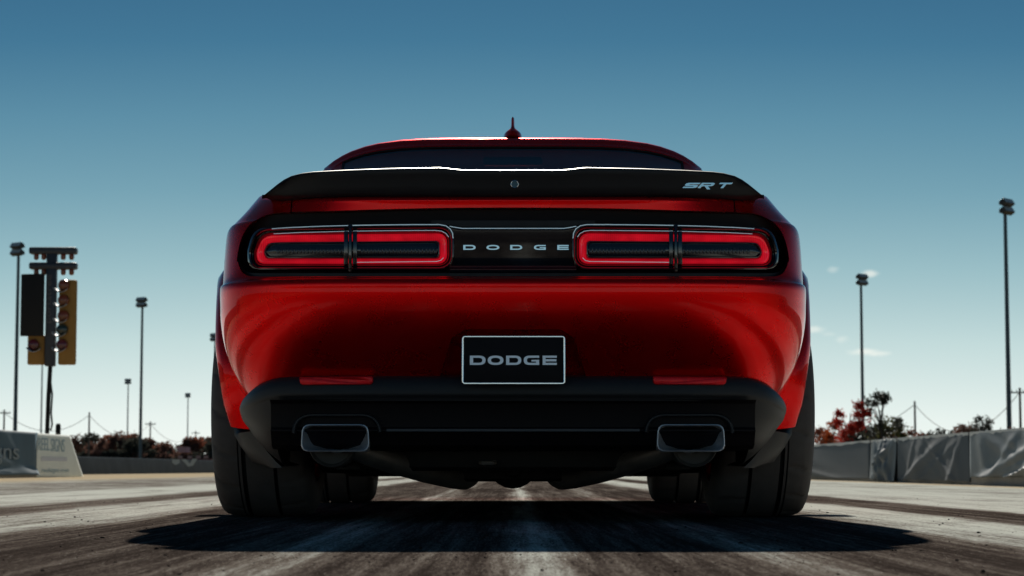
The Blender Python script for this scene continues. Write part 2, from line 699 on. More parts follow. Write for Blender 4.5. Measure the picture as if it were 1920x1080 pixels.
NX = 7.5
cols = []
us = [i * .08 for i in range(10)]
cols += [('r', (u, se(u, NX))) for u in us]
c0 = se(.72, NX)
for k in range(1, 26):
    c = c0 * (1 - k / 26)
    cols.append(('r', ((1 - c * c) ** (1 / NX), c)))
cols += [('s', k / 52) for k in range(0, 53)]
c0 = se(.72, 2.7)
for k in range(1, 14):
    c = c0 * k / 14
    cols.append(('f', ((1 - c * c) ** (1 / 2.7), c)))
cols += [('f', (u, se(u, 2.7))) for u in us[::-1]]
rows = crom(LV, 3)


def body_mesh():
    nr, nc = len(rows), len(cols)
    V, F = [], []
    for sgn in (1, -1):
        base = len(V)
        for lv in rows:
            for kd, v in cols:
                x, y, z = body_pt(lv, kd, v)
                V.append((sgn * x, y, z))
        for i in range(nr - 1):
            for j in range(nc - 1):
                a = base + i * nc + j
                F.append((a, a + 1, a + nc + 1, a + nc))
        # lids across the bottom and the top
        for ri, crown in ((0, 0), (nr - 1, 1)):
            start = len(V)
            K = 8
            for j in range(nc):
                x, y, z = V[base + ri * nc + j]
                for k in range(K):
                    fx = k / K
                    dz = crown * (.008 + (.05 * min(max((y - 9.6) / .3, 0), 1))) * (1 - fx ** 3) * min(abs(x) / .5, 1)
                    V.append((x * fx, y, z + dz))
            for j in range(nc - 1):
                for k in range(K):
                    a = start + j * K + k
                    a2 = start + (j + 1) * K + k
                    b = a + 1 if k < K - 1 else base + ri * nc + j
                    b2 = a2 + 1 if k < K - 1 else base + ri * nc + j + 1
                    F.append((a, b, b2, a2))
    return from_py(V, F, 'shell', weld=2e-4)


shell_me = body_mesh()
ref = shell_me.copy()
rb = bmesh.new()
rb.from_mesh(ref)
bmesh.ops.triangulate(rb, faces=rb.faces)
rb.normal_update()
rb.verts.ensure_lookup_table()
REFV = [v.co.copy() for v in rb.verts]
REFN = [v.normal.copy() for v in rb.verts]
REFF = [[v.index for v in f.verts] for f in rb.faces]
REFT = BVHTree.FromPolygons(REFV, REFF)
rb.free()


def smooth_from_shell(me, loc):
    """give the pieces cut from the shell the shell's own smooth normals"""
    loc = Vector(loc)
    me.polygons.foreach_set('use_smooth', [True] * len(me.polygons))
    nrm = [None] * len(me.loops)
    for p in me.polygons:
        fn = p.normal
        for li in p.loop_indices:
            co = me.vertices[me.loops[li].vertex_index].co + loc
            q, n, fi, d = REFT.find_nearest(co)
            res = fn
            if q is not None and d < 1.5e-3:
                tri = REFF[fi]
                wts = poly_3d_calc([REFV[i] for i in tri], q)
                nn = sum((REFN[i] * wt for i, wt in zip(tri, wts)), Vector()).normalized()
                if nn.dot(fn) > .75:
                    res = nn
            nrm[li] = res
    me.normals_split_custom_set(nrm)


def bowf(x, W=.885):
    u = min(abs(x) / W, .999)
    return LC * (1 - se(u, NX))


def RP(px, py, y0):
    """pixel -> point on a surface bowed like the tail, y0 at the centre line"""
    Y = y0
    for _ in range(12):
        p = P(px, py, Y)
        Y = y0 + bowf(p.x)
    return P(px, py, Y)


def slab_mesh(xs, zt, zb, yf, yb):
    """closed solid between z curves zb..zt and depth curves yf..yb over x samples"""
    V, F = [], []
    for x in xs:
        V += [(x, yf(x), zb(x)), (x, yf(x), zt(x)), (x, yb(x), zt(x)), (x, yb(x), zb(x))]
    for i in range(len(xs) - 1):
        a, b = i * 4, i * 4 + 4
        for k in range(4):
            F.append((a + k, a + (k + 1) % 4, b + (k + 1) % 4, b + k))
    F.append((0, 1, 2, 3))
    n = len(xs) * 4 - 4
    F.append((n + 3, n + 2, n + 1, n))
    return from_py(V, F, weld=1e-6)


# outline of the recessed tail band, right half, in pixels of the mirrored photograph
BT = [(0, 389), (120, 389.5), (240, 392), (340, 395), (423, 396.5), (454, 399), (473, 405), (489, 417), (501.3, 433), (509.2, 452), (514, 474), (515.6, 489)]
BB = [(0, 519), (120, 519), (300, 519), (420, 519), (480, 519), (495, 517.8), (505, 513), (511, 505), (514.6, 496), (515.6, 489.5)]
BT = [tuple(p) for p in crom(BT, 4)]
BB = [tuple(p) for p in crom(BB, 4)]


def curve_on_tail(pts, y0):
    q = [RP(960 + a, b, y0) for a, b in pts]
    return [p.x for p in q], [p.z for p in q]


tx, tz = curve_on_tail(BT, 6.19)
bx_, bz = curve_on_tail(BB, 6.16)
xe = max(tx[-1], bx_[-1])
tx[-1] = bx_[-1] = xe
band_top = lambda x: float(np.interp(abs(x), tx, tz))
band_bot = lambda x: min(float(np.interp(abs(x), bx_, bz)), band_top(x) - 1e-4)
bxs = [i * .05 for i in range(13)] + [xe - (xe - .62) * (1 - math.sin(math.pi / 2 * k / 30)) for k in range(30)]
bxs = sorted(v for v in bxs if v < xe - .0012) + [xe - .0005]
bxs = [-v for v in bxs[:0:-1]] + bxs
shell = finish('shell', shell_me, M['paint'], None, (0, 0, 0), smooth=0)
band_cut = lambda: slab_mesh(bxs, band_top, band_bot, lambda x: 5.6, lambda x: 6.262 + bowf(x))
# wheel houses
arch_cuts = []
for s in (-1, 1):
    for ay in (AX_R, AX_F):
        bm = bmesh.new()
        bmesh.ops.create_cone(bm, cap_ends=True, segments=72, radius1=.402, radius2=.402, depth=.8,
                              matrix=Matrix.Translation((s * .98, ay, .365)) @ Matrix.Rotation(R(90), 4, 'Y'))
        arch_cuts.append(from_bm(bm))
# number plate recess
bm = bmesh.new()
lo, hi = .243, .165
pr = []
for y, e in ((5.8, .03), (None, -.012)):
    pr.append([bm.verts.new((x_, y if y else 6.166 + (.50 - z_) * .42, z_)) for x_, z_ in ((-lo - e, .36), (lo + e, .36), (hi + .02 + e, .53), (hi - .02 + e, .555), (-hi + .02 - e, .555), (-hi - .02 - e, .53))])
for k in range(6):
    bm.faces.new((pr[0][k], pr[0][(k + 1) % 6], pr[1][(k + 1) % 6], pr[1][k]))
bm.faces.new(pr[0][::-1])
bm.faces.new(pr[1])
plate_cut = from_bm(bm)


def piece(name, bxm, then=None):
    o = bpy.data.objects.new(name, shell.data.copy())
    COL.objects.link(o)
    boolean(o, bxm, 'INTERSECT')
    if then:
        boolean(o, then)
    smooth_from_shell(o.data, (0, 0, 0))
    o.data.transform(Matrix.Translation(-Vector(CAR)))
    o.parent = car
    WL[o.name] = Vector(CAR)
    return o


g = .0022
LIDX = .652
cuts = []
piece('trunk_lid', box_mesh(-LIDX + g, LIDX - g, 6.013, 7.2917, .8613, 1.217), band_cut())
cuts.append(box_mesh(-LIDX - g, LIDX + g, 5.9, 7.2938, .8591, 1.3))
bumper = piece('rear_bumper', box_mesh(-1.2, 1.2, 5.9, 6.60, .33, .7055), plate_cut)
cuts.append(box_mesh(-1.3, 1.3, 5.8, 6.603, .1, .7075))
for s in (-1, 1):
    a, b = sorted((s * .78, s * 1.2))
    dr = piece('door', box_mesh(a, b, 7.86, 9.20, .30, .936))
    a, b = sorted((s * .778, s * 1.3))
    cuts.append(box_mesh(a, b, 7.856, 9.204, .296, .94))
    hx = s * .905
    box('door_handle', (hx, 8.05, .78), (.03, .16, .025), M['paint'], dr, bevel=.008)
for c in cuts + arch_cuts + [band_cut()]:
    boolean(shell, c)
smooth_from_shell(shell.data, (0, 0, 0))
shell.name = 'body'
shell.data.transform(Matrix.Translation(-Vector(CAR)))
shell.parent = car
WL[shell.name] = Vector(CAR)
body = shell

# ---- greenhouse: stations along y, half section as a superellipse
ST = [(7.10, .955, .70), (7.25, 1.022, .76), (7.45, 1.116, .80), (7.62, 1.196, .825), (7.78, 1.272, .837), (7.92, 1.340, .845),
      (7.965, 1.3685, .848), (7.985, 1.380, .849), (8.005, 1.397, .850), (8.02, 1.406, .851), (8.04, 1.411, .852), (8.14, 1.424, .855), (8.30, 1.446, .858), (8.5, 1.473, .859), (8.75, 1.484, .856), (8.95, 1.476, .85), (9.08, 1.455, .845), (9.16, 1.43, .842),
      (9.35, 1.33, .835), (9.55, 1.20, .825), (9.78, 1.06, .81), (9.86, .99, .80)]
TS = [0, .1, .2, .3, .4, .5, .6, .66, .72, .76, .80, .84, .875, .905, .93, .952, .97, .985, .995, 1.0]
ST = [(ST[0][0], ST[0][1], ST[0][2])] + ST[1:]
ST2 = []
for a, b in zip(ST, ST[1:]):
    ST2.append(a)
    ST2.append(tuple((p + q) / 2 for p, q in zip(a, b)))
ST2.append(ST[-1])


def gh_pt(st, u, off=0):
    y, zt, W = st
    zb = .945
    h = (1 - u ** 5) ** (1 / 1.9)
    return Vector((W * u, y, zb + (zt - zb) * h - off))


gh = {'roof': [], 'rear_window': [], 'side_window': [], 'side_window2': [], 'windshield': []}
GY0, GY1 = 7.1, 7.965
for i in range(len(ST2) - 1):
    for j in range(len(TS) - 1):
        ym = (ST2[i][0] + ST2[i + 1][0]) / 2
        um = (TS[j] + TS[j + 1]) / 2
        for s in (-1, 1):
            key = 'roof'
            if 7.0 < ym < GY1 and um < .76:
                key = 'rear_window'
            elif 9.16 < ym < 9.84 and um < .80:
                key = 'windshield'
            elif 7.95 < ym < 9.3 and .84 < um < .985:
                key = 'side_window' if s > 0 else 'side_window2'
            gh[key].append((i, j, s))


def gh_part(name, quads, mat, off=0, thick=0):
    V, F, idx = [], [], {}

    def vid(i, j, s):
        k = (i, j, s if j else 1)
        if k not in idx:
            p = gh_pt(ST2[i], TS[j], off)
            idx[k] = len(V)
            V.append((p.x * s, p.y, p.z))
        return idx[k]
    for i, j, s in quads:
        q = [vid(i, j, s), vid(i, j + 1, s), vid(i + 1, j + 1, s), vid(i + 1, j, s)]
        F.append(q if s > 0 else q[::-1])
    me = from_py(V, F, normals=False)
    o = finish(name, me, mat, car, smooth=60)
    if thick:
        md = o.modifiers.new('thick', 'SOLIDIFY')
        md.thickness = thick
        md.offset = -1
    return o


gh_part('roof', gh['roof'], M['paint'], 0, .012)
gh_part('headliner', gh['roof'], M['headliner'], .016)
gh_part('rear_window', gh['rear_window'], M['glass'], .006)
gh_part('windshield', gh['windshield'], M['glass'], .004)
gh_part('side_window', gh['side_window'], M['glass'], .004)
gh_part('side_window', gh['side_window2'], M['glass'], .004)
# dark seal round the rear window
pts = [gh_pt(st, .752, .004) for st in ST2 if 7.1 < st[0] < 7.97]
arc = [gh_pt(min(ST2, key=lambda q: abs(q[0] - 7.965)), u, .004) for u in (.72, .66, .6, .5, .4, .3, .2, .1, 0)]
half = pts + arc
full = half + [Vector((-p.x, p.y, p.z)) for p in half[-2::-1]]
tube('window_seal', full, .0038, M['black_deep'], car, seg=6)
# antenna fin
fz = 1.437
lp = []
for dz, hw, y0, y1 in ((-.012, .036, 8.06, 8.30), (.004, .035, 8.07, 8.29), (.012, .031, 8.085, 8.28), (.020, .021, 8.10, 8.265), (.027, .011, 8.11, 8.255), (.036, .0078, 8.115, 8.24), (.050, .0068, 8.12, 8.215), (.066, .006, 8.125, 8.18), (.071, .002, 8.13, 8.17)):
    lp.append([(hw * math.cos(a) if abs(math.cos(a)) > 1e-6 else 0, (y0 + y1) / 2 + (y1 - y0) / 2 * math.sin(a), fz + dz)
               for a in [2 * math.pi * k / 24 for k in range(24)]])
finish('antenna_fin', loft(lp, True, True), M['paint'], car)
# ---- spoiler
SPX = [(0, 317.5), (92, 317.5), (112, 316), (128, 313.5), (140, 313), (240, 315), (320, 318), (375, 321), (395, 323.5), (416, 329), (430, 336), (442, 344.5), (457, 357), (466, 365), (471, 371)]
q = [RP(960 + a, b, 6.185) for a, b in SPX]
spx, spz = [p.x for p in q], [p.z for p in q]
xs_ = sorted(set([0, .05, .1] + [round(v, 4) for v in spx] + [.25, .3, .4, .46, .55]))
V, F = [], []
full = [-v for v in xs_[:0:-1]] + xs_
prof_n = None
for x in full:
    zt = float(np.interp(abs(x), spx, spz))
    zb = .953 + .006 * (abs(x) / .74) ** 2
    y0 = 6.185 + bowf(x)
    h = max(zt - zb, .004)
    r = min(.008, h * .4)
    endf = min(1, h / .05)
    pr = [(y0 + .040, zb - .012 * endf), (y0 + .020, zb - .002 * endf), (y0 + .014, zb + .006 * endf), (y0 + .010, zb + .35 * h), (y0 + .004, zb + .75 * h), (y0, zt - r), (y0 + r * .3, zt - r * .25), (y0 + r, zt),
          (y0 + r * 2.4, zt - .0005), (y0 + .06 * endf + .02, zt - .012 * endf), (y0 + .16 * endf + .03, zb + .40 * h), (y0 + .30 * endf + .035, zb + .002), (y0 + .31 * endf + .035, zb - .012 * endf)]
    prof_n = len(pr)
    V += [(x, a, b) for a, b in pr]
for i in range(len(full) - 1):
    for k in range(prof_n):
        a = i * prof_n + k
        b = i * prof_n + (k + 1) % prof_n
        F.append((a, b, b + prof_n, a + prof_n))
F.append(tuple(range(prof_n)))
F.append(tuple(range((len(full) - 1) * prof_n, len(full) * prof_n))[::-1])
spoiler = finish('spoiler', from_py(V, F, weld=1e-6), M['black_satin'], car, smooth=45)
# camera / lock button in the spoiler face
p = RP(963, 345, 6.190)
bm = bmesh.new()
bmesh.ops.create_cone(bm, cap_ends=True, segments=32, radius1=.0098, radius2=.0098, depth=.006, matrix=Matrix.Translation((p.x, 6.193, p.z)) @ Matrix.Rotation(R(90), 4, 'X'))
cb = finish('lock_button', from_bm(bm), M['black_gloss'], spoiler)
bm = bmesh.new()
ringp = [(p.x + .0108 * math.cos(a), 6.1905, p.z + .0108 * math.sin(a)) for a in [2 * math.pi * k / 28 for k in range(29)]]
add_tube(bm, ringp, .0012, 6, False)
finish('ring', from_bm(bm), M['chrome'], spoiler)


# ---- flat letters drawn as outlines and extruded
def letter_mesh(splines, depth, bev=0.0):
    cu = bpy.data.curves.new('letter', 'CURVE')
    cu.dimensions = '2D'
    cu.fill_mode = 'BOTH'
    cu.extrude = depth
    cu.bevel_depth = bev
    cu.bevel_resolution = 1
    for pts in splines:
        sp = cu.splines.new('POLY')
        sp.points.add(len(pts) - 1)
        for k, (x, y) in enumerate(pts):
            sp.points[k].co = (x, y, 0, 1)
        sp.use_cyclic_u = True
    o = bpy.data.objects.new('letter', cu)
    COL.objects.link(o)
    dg = bpy.context.evaluated_depsgraph_get()
    dg.update()
    me = bpy.data.meshes.new_from_object(o.evaluated_get(dg))
    bpy.data.objects.remove(o)
    bpy.data.curves.remove(cu)
    return me


def arc2(cx, cy, rx, ry, a0, a1, n=14, e=2.5):
    out = []
    for k in range(n + 1):
        a = R(a0 + (a1 - a0) * k / n)
        c, s = math.cos(a), math.sin(a)
        out.append((cx + rx * math.copysign(abs(c) ** (2 / e), c), cy + ry * math.copysign(abs(s) ** (2 / e), s)))
    return out


def glyph(ch, W, H, tx, ty):
    if ch == 'D':
        o = [(0, 0)] + arc2(W * .55, H / 2, W * .45, H / 2, -90, 90) + [(0, H)]
        i = [(tx, ty)] + arc2(W * .55, H / 2, W * .45 - tx, H / 2 - ty, -90, 90) + [(tx, H - ty)]
        return [o, i]
    if ch == 'O':
        return [arc2(W / 2, H / 2, W / 2, H / 2, 0, 350, 36, 2.4), arc2(W / 2, H / 2, W / 2 - tx, H / 2 - ty, 0, 350, 36, 2.4)]
    if ch == 'G':
        o = [(W, H)] + arc2(W * .42, H / 2, W * .42, H / 2, 90, 270) + [(W, 0), (W, H * .55), (W * .5, H * .55), (W * .5, H * .55 - ty * .8), (W - tx, H * .55 - ty * .8), (W - tx, ty)]
        o += arc2(W * .42, H / 2, W * .42 - tx, H / 2 - ty, 270, 90) + [(W, H - ty)]
        return [o]
    if ch == 'E':
        return [[(0, 0), (W, 0), (W, ty), (tx, ty), (tx, H / 2 - ty / 2), (W * .97, H / 2 - ty / 2), (W * .97, H / 2 + ty / 2), (tx, H / 2 + ty / 2), (tx, H - ty), (W, H - ty), (W, H), (0, H)]]


def place_letter(name, me, mat, parent, x0, y, z0, shear=0):
    """letter drawn in x/y -> standing upright and facing the camera"""
    m = Matrix(((1, shear, 0, x0), (0, 0, -1, y), (0, 1, 0, z0), (0, 0, 0, 1)))
    m = Matrix(((1, shear, 0, x0), (0, 0, 1, y), (0, 1, 0, z0), (0, 0, 0, 1)))
    me.transform(m)
    me.flip_normals()
    return finish(name, me, mat, parent, smooth=30)


# ---- recessed tail panel, lamps
pxs = bxs
tp = finish('tail_panel', slab_mesh(pxs, lambda x: band_top(x) - .001, lambda x: band_bot(x) + .001, lambda x: 6.236 + bowf(x), lambda x: 6.258 + bowf(x)), M['black_recess'], car, smooth=40)


def tail_loop(pts, rad, y0, n=120, cn=8):
    """pixel polygon with rounded corners -> loop of points on the bowed tail at depth y0 (pixels measured at 6.17)"""
    lp = resample(rpoly(pts, rad, cn), n)
    out = []
    for a, b in lp:
        p = RP(a, b, 6.17)
        out.append((p.x, y0 + bowf(p.x), p.z))
    return out


def lp_poly(d=0, dl=0):
    # ring outline grown by d pixels, clockwise from top left
    return [(487 - d - dl, 437.5 - d), (520, 436.5 - d), (838 + d, 433 - d), (838 + d, 494.5 + d), (476 - d - dl, 494.5 + d), (474.5 - d - dl, 470)]


def in_poly(d=0):
    return [(499 - d, 454.5 - d), (520, 453 - d), (820 + d, 450.5 - d), (820 + d, 480.5 + d), (494 - d, 480.5 + d), (491.5 - d, 468)]


RO = [26, 10, 17, 17, 19, 12]
RI = [12, 6, 6, 6, 9, 7]


def mir(lp, s):
    return lp if s < 0 else [(-x, y, z) for x, y, z in lp][::-1]


def tail_lamp(s):
    e = empty('tail_light', (s * .49, 6.2, .80), car)
    # glossy black housing with a rolled lip
    hs = []
    for d, y in ((12.5, 6.236), (12, 6.182), (10.5, 6.174), (8.5, 6.173), (6.5, 6.178), (5.6, 6.190), (5.0, 6.200), (4.0, 6.201), (3.0, 6.196), (2.0, 6.194), (.6, 6.198), (-1, 6.215)):
        hs.append(mir(tail_loop(lp_poly(d, max(0, d - 5) * .4), [r + d for r in RO], y), s))
    ho = finish('housing', loft(hs), M['black_gloss'], e, smooth=50)
    # bright racetrack ring, in two pieces either side of the split
    rs = []
    for t, y in ((0, 6.215), (0, 6.200), (.06, 6.1945), (.22, 6.191), (.40, 6.193), (.60, 6.198), (.86, 6.205), (.95, 6.208), (1.0, 6.222)):
        A = tail_loop(lp_poly(-2.0), RO, y)
        B = tail_loop(in_poly(2.4), RI, y)
        rs.append(mir([tuple(Vector(a).lerp(Vector(b), t)) for a, b in zip(A, B)], s))
    finish('light_ring', loft(rs), M['light_red'], e, smooth=50)
    # dark inner lens with its own rim
    ls = []
    for d, y in ((2.8, 6.216), (1.2, 6.2035), (-.6, 6.2025), (-1.8, 6.207)):
        ls.append(mir(tail_loop(in_poly(d), RI, y), s))
    ln_ = finish('lens', loft(ls), M['lens_dark'], e, smooth=50)
    lx = [p[0] for p in ls[-1]]
    V, F = [], []
    gx = np.linspace(min(lx) + .0004, max(lx) - .0004, 70)
    for x in gx:
        zs = []
        for a, b in zip(ls[-1], ls[-1][1:] + ls[-1][:1]):
            if (a[0] - x) * (b[0] - x) <= 0 and abs(a[0] - b[0]) > 1e-9:
                zs.append(a[2] + (b[2] - a[2]) * (x - a[0]) / (b[0] - a[0]))
        for t in np.linspace(0, 1, 6):
            V.append((x, 6.207 + bowf(x) + .004 * (2 * t - 1) ** 2 - .002, min(zs) + (max(zs) - min(zs)) * t))
    for i in range(len(gx) - 1):
        for k in range(5):
            a = i * 6 + k
            F.append((a, a + 1, a + 7, a + 6))
    finish('lens_face', from_py(V, F), M['lens_dark'], ln_, smooth=80)
    # row of LED cells behind the inner lens
    for k in range(44):
        px = 514 + k * 6.9
        if 640 < px < 668:
            continue
        a, b = RP(px, 463.5, 6.17), RP(px + 5.6, 473.5, 6.17)
        c = ((a.x + b.x) / 2 * (-s), 6.2045 + bowf(a.x), (a.z + b.z) / 2)
        rz = math.atan2(bowf(b.x) - bowf(a.x), b.x - a.x) * (-s)
        box('led_cell', c, (abs(b.x - a.x), .006, abs(a.z - b.z)), M['lens_led'], e, rot=Matrix.Rotation(rz, 4, 'Z'), bevel=.0015)
    # dark split where the lid meets the body
    for nm, dx, wd, mt, yy in (('split_trim', 0, .0085, M['black_gloss'], 6.172),):
        a = RP(654.5, 421, 6.17)
        b = RP(656, 508, 6.17)
        x = a.x * (-s)
        bz0, bz1 = b.z, a.z
        box(nm, (x, yy + .03 + bowf(x), (bz0 + bz1) / 2), (wd, .056, bz1 - bz0 + .004), mt, e, bevel=.002)
        for k, dd in enumerate((-.013, .013)):
            box('split_edge', (x + dd, 6.199 + bowf(x + dd), (RP(655, 433, 6.17).z + RP(655, 494, 6.17).z) / 2), (.013, .026, .098), M['lens_dark'], e, bevel=.002)
    return e


for s in (-1, 1):
    lampo = tail_lamp(s)

    def trim(pts, rad, dy):  # adds a bright strip where a highlight runs along the lamp edge
        q = []
        for a, b in pts:
            p = RP(a, b, 6.17)
            q.append((p.x * (-s), 6.17 + dy + bowf(p.x), p.z))
        tube('highlight_strip', q, rad * 1.7, M['trim'], lampo, seg=4, phase=.5)
    trim([(508, 429), (540, 426.8), (600, 424.3), (651, 423)], .0011, .0)
    trim([(659, 422.8), (720, 421.8), (780, 421.3), (822, 421.3), (834, 423.5), (842, 429), (846.5, 437), (847.5, 447)], .0012, -.001)
    trim([(510, 437), (560, 434.5), (651, 432.2)], .0008, .020)
    trim([(659, 432), (720, 431.2), (814, 430.6), (826, 432), (834, 436.5), (839, 443)], .0009, .020)
    trim([(664, 490.6), (740, 489.8), (816, 489), (824, 487), (829, 482)], .0008, .0205)

# gloss panel between the lamps with its raised letters
ctx = [RP(p_, 470, 6.17).x for p_ in (838, 848, 856, 880, 920, 960)]
cxs = sorted(set([round(v, 4) for v in ctx] + [round(-v, 4) for v in ctx]))
ctop = lambda x: RP(960, 427, 6.17).z + .0065 * min(max((abs(x) - .155) / .028, 0), 1)
cbot = lambda x: RP(960, 511.5, 6.17).z
V, F = [], []
NP = 7
cxs = [i * .0185 - .185 for i in range(21)]
for x in cxs:
    zt, zb = ctop(x), cbot(x)
    for (y, z) in ((6.236, zt - .001), (6.200, zt), (6.192, zt - .002), (6.1885, zt - .006), (6.196, zb + .012), (6.201, zb + .003), (6.236, zb)):
        V.append((x, y + bowf(x), z))
for i in range(len(cxs) - 1):
    for k in range(NP - 1):
        a = i * NP + k
        F.append((a, a + 1, a + 1 + NP, a + NP))
cpn = finish('name_panel', from_py(V, F), M['panel_gloss'], car, smooth=40)
tube('highlight_strip', [(x, 6.1925 + bowf(x), ctop(x) + .0005) for x in cxs], .0019, M['trim'], cpn, seg=4, phase=.5)  # added strip standing for the highlight on the panel's top edge
for ch, x0, x1 in (('D', 867, 889.6), ('O', 910.5, 934), ('D', 955, 977), ('G', 999.5, 1021), ('E', 1043.3, 1064)):
    a, b = P(x0, 468.6, 6.185), P(x1, 459.6, 6.185)
    W_, H_ = b.x - a.x, b.z - a.z
    place_letter('letter', letter_mesh(glyph(ch, W_, H_, W_ * .16, H_ * .24), .004, .0008), M['chrome'], cpn, a.x, 6.187, a.z)
# ledge strip under the lamps
finish('lower_ledge', slab_mesh(bxs, lambda x: min(band_bot(x) + .012, band_top(x) - .0005), lambda x: band_bot(x) + .0015, lambda x: 6.176 + bowf(x) * .985, lambda x: 6.235 + bowf(x)), M['black_satin'], car, smooth=40)
# thin upper bead over the centre panel, under the lid
finish('upper_bead', slab_mesh([i * .02 - .24 for i in range(25)], lambda x: RP(960, 416, 6.19).z + .006, lambda x: RP(960, 424, 6.19).z + .006 * min(max((abs(x) - .155) / .028, 0), 1), lambda x: 6.205 + bowf(x), lambda x: 6.236 + bowf(x)), M['black_satin'], car, smooth=40)

# badge letters on the spoiler
def badge(ch, W, H, t):
    if ch == 'S':
        return [[(0, 0), (W * .82, 0), (W, H * .16), (W, H * .46), (W * .82, H * .60), (W * .30, H * .60), (W * .30, H * .74), (W, H * .74), (W * 1.0, H), (W * .14, H), (0, H * .86), (0, H * .52), (W * .16, H * .38), (W * .70, H * .38), (W * .70, H * .26), (0, H * .26)]]
    if ch == 'R':
        return [[(0, 0), (W * .2, 0), (W * .2, H * .34), (W * .42, H * .34), (W * .78, -H * .25), (W * 1.02, -H * .25), (W * .66, H * .34), (W * .84, H * .34), (W, H * .5), (W, H * .86), (W * .86, H), (0, H)],
                [(W * .2, H * .58), (W * .2, H * .76), (W * .78, H * .76), (W * .78, H * .58)]]
    if ch == 'T':
        return [[(W * .38, 0), (W * .60, 0), (W * .60, H * .74), (W, H * .74), (W, H), (0, H), (0, H * .74), (W * .38, H * .74)]]


for ch, x0, x1 in (('S', 1280.5, 1306), ('R', 1309, 1334), ('T', 1343, 1366)):
    a, b = RP(x0, 352, 6.185), RP(x1, 342.5, 6.185)
    rot = math.atan2(bowf(b.x) - bowf(a.x), b.x - a.x)
    o = place_letter('badge_letter', letter_mesh(badge(ch, b.x - a.x, a.z * 0 + (b.z - a.z), 1), .004, .0006), M['chrome'], spoiler, a.x - .004, 6.194 + bowf((a.x + b.x) / 2), a.z, shear=.85)

# ---- number plate
pl = empty('number_plate', (0, 6.09, .40), car)
PX0, PX1 = P(864, 675, 6.09).x, P(1058, 675, 6.09).x
PZ0, PZ1 = P(960, 720.5, 6.09).z, P(960, 629.5, 6.09).z
box('plate', ((PX0 + PX1) / 2, 6.0935, (PZ0 + PZ1) / 2), (PX1 - PX0 - .004, .004, PZ1 - PZ0 - .004), pm('plate_black', (.008, .007, .009), .6, spec=.2, var=.2), pl, bevel=.0015)
fr = []
for d, y in ((0, 6.096), (0, 6.089), (.0012, 6.0878), (.0038, 6.0878), (.0052, 6.089), (.0052, 6.0925)):
    lp = rpoly([(PX0 + d, PZ0 + d), (PX1 - d, PZ0 + d), (PX1 - d, PZ1 - d), (PX0 + d, PZ1 - d)], max(.009 - d, .003), 5)
    fr.append([(a, y, b) for a, b in lp])
finish('plate_frame', loft(fr), M['bright_frame'], pl)
for ch, x0, x1 in (('D', 879, 908.5), ('O', 912.5, 942), ('D', 947, 975.5), ('G', 980, 1009), ('E', 1015.5, 1042)):
    a, b = P(x0, 684.2, 6.09), P(x1, 666.8, 6.09)
    W_, H_ = b.x - a.x, b.z - a.z
    place_letter('letter', letter_mesh(glyph(ch, W_, H_, W_ * .21, H_ * .23), .0006), M['silver_print'], pl, a.x, 6.0912, a.z)

# ---- black lower valance
VV = [(.4285, .846, 6.192), (.426, .850, 6.180), (.418, .853, 6.170), (.40, .855, 6.162), (.375, .853, 6.159), (.366, .852, 6.161), (.358, .851, 6.165), (.33, .847, 6.170), (.296, .836, 6.176), (.26, .815, 6.184), (.225, .786, 6.196), (.20, .760, 6.21), (.178, .734, 6.23), (.165, .718, 6.26)]
vrows = crom(VV[::-1], 3)


def valance_mesh():
    V, F = [], []
    cs = [c for c in cols if c[0] == 'r'] + [('s', 0.0), ('s', .02), ('s', .034)]
    nc = len(cs)

    def drop(x):           # the top edge falls away towards the corners
        return .075 * min(max((abs(x) - .665) / .165, 0), 1) ** 1.7
    for sgn in (1, -1):
        base = len(V)
        for z, W, yr in vrows:
            for kd, v in cs:
                if kd == 'r':
                    u, c = v
                    x, y = W * WS * u, yr + LC - LC * c
                else:
                    y = yr + LC + 3.9 * v
                    x = W * WS * (1 - v * .3)
                t = min(max((z - .28) / .148, 0), 1)
                V.append((sgn * x, y, z - drop(x) * t))
        nr = len(vrows)
        for i in range(nr - 1):
            for j in range(nc - 1):
                a = base + i * nc + j
                F.append((a, a + 1, a + nc + 1, a + nc))
        K = 6
        for ri in (0, nr - 1):
            start = len(V)
            for j in range(nc):
                x, y, z = V[base + ri * nc + j]
                for k in range(K):
                    V.append((x * k / K, y, z))
            for j in range(nc - 1):
                for k in range(K):
                    a, a2 = start + j * K + k, start + (j + 1) * K + k
                    b = a + 1 if k < K - 1 else base + ri * nc + j
                    b2 = a2 + 1 if k < K - 1 else base + ri * nc + j + 1
                    F.append((a, b, b2, a2))
        # back wall
        start = len(V)
        for i in range(nr):
            x, y, z = V[base + i * nc + nc - 1]
            for k in range(K):
                V.append((x * k / K, y, z))
        for i in range(nr - 1):
            for k in range(K):
                a, a2 = start + i * K + k, start + (i + 1) * K + k
                b = a + 1 if k < K - 1 else base + i * nc + nc - 1
                b2 = a2 + 1 if k < K - 1 else base + (i + 1) * nc + nc - 1
                F.append((a, b, b2, a2))
    return from_py(V, F, weld=2e-4)


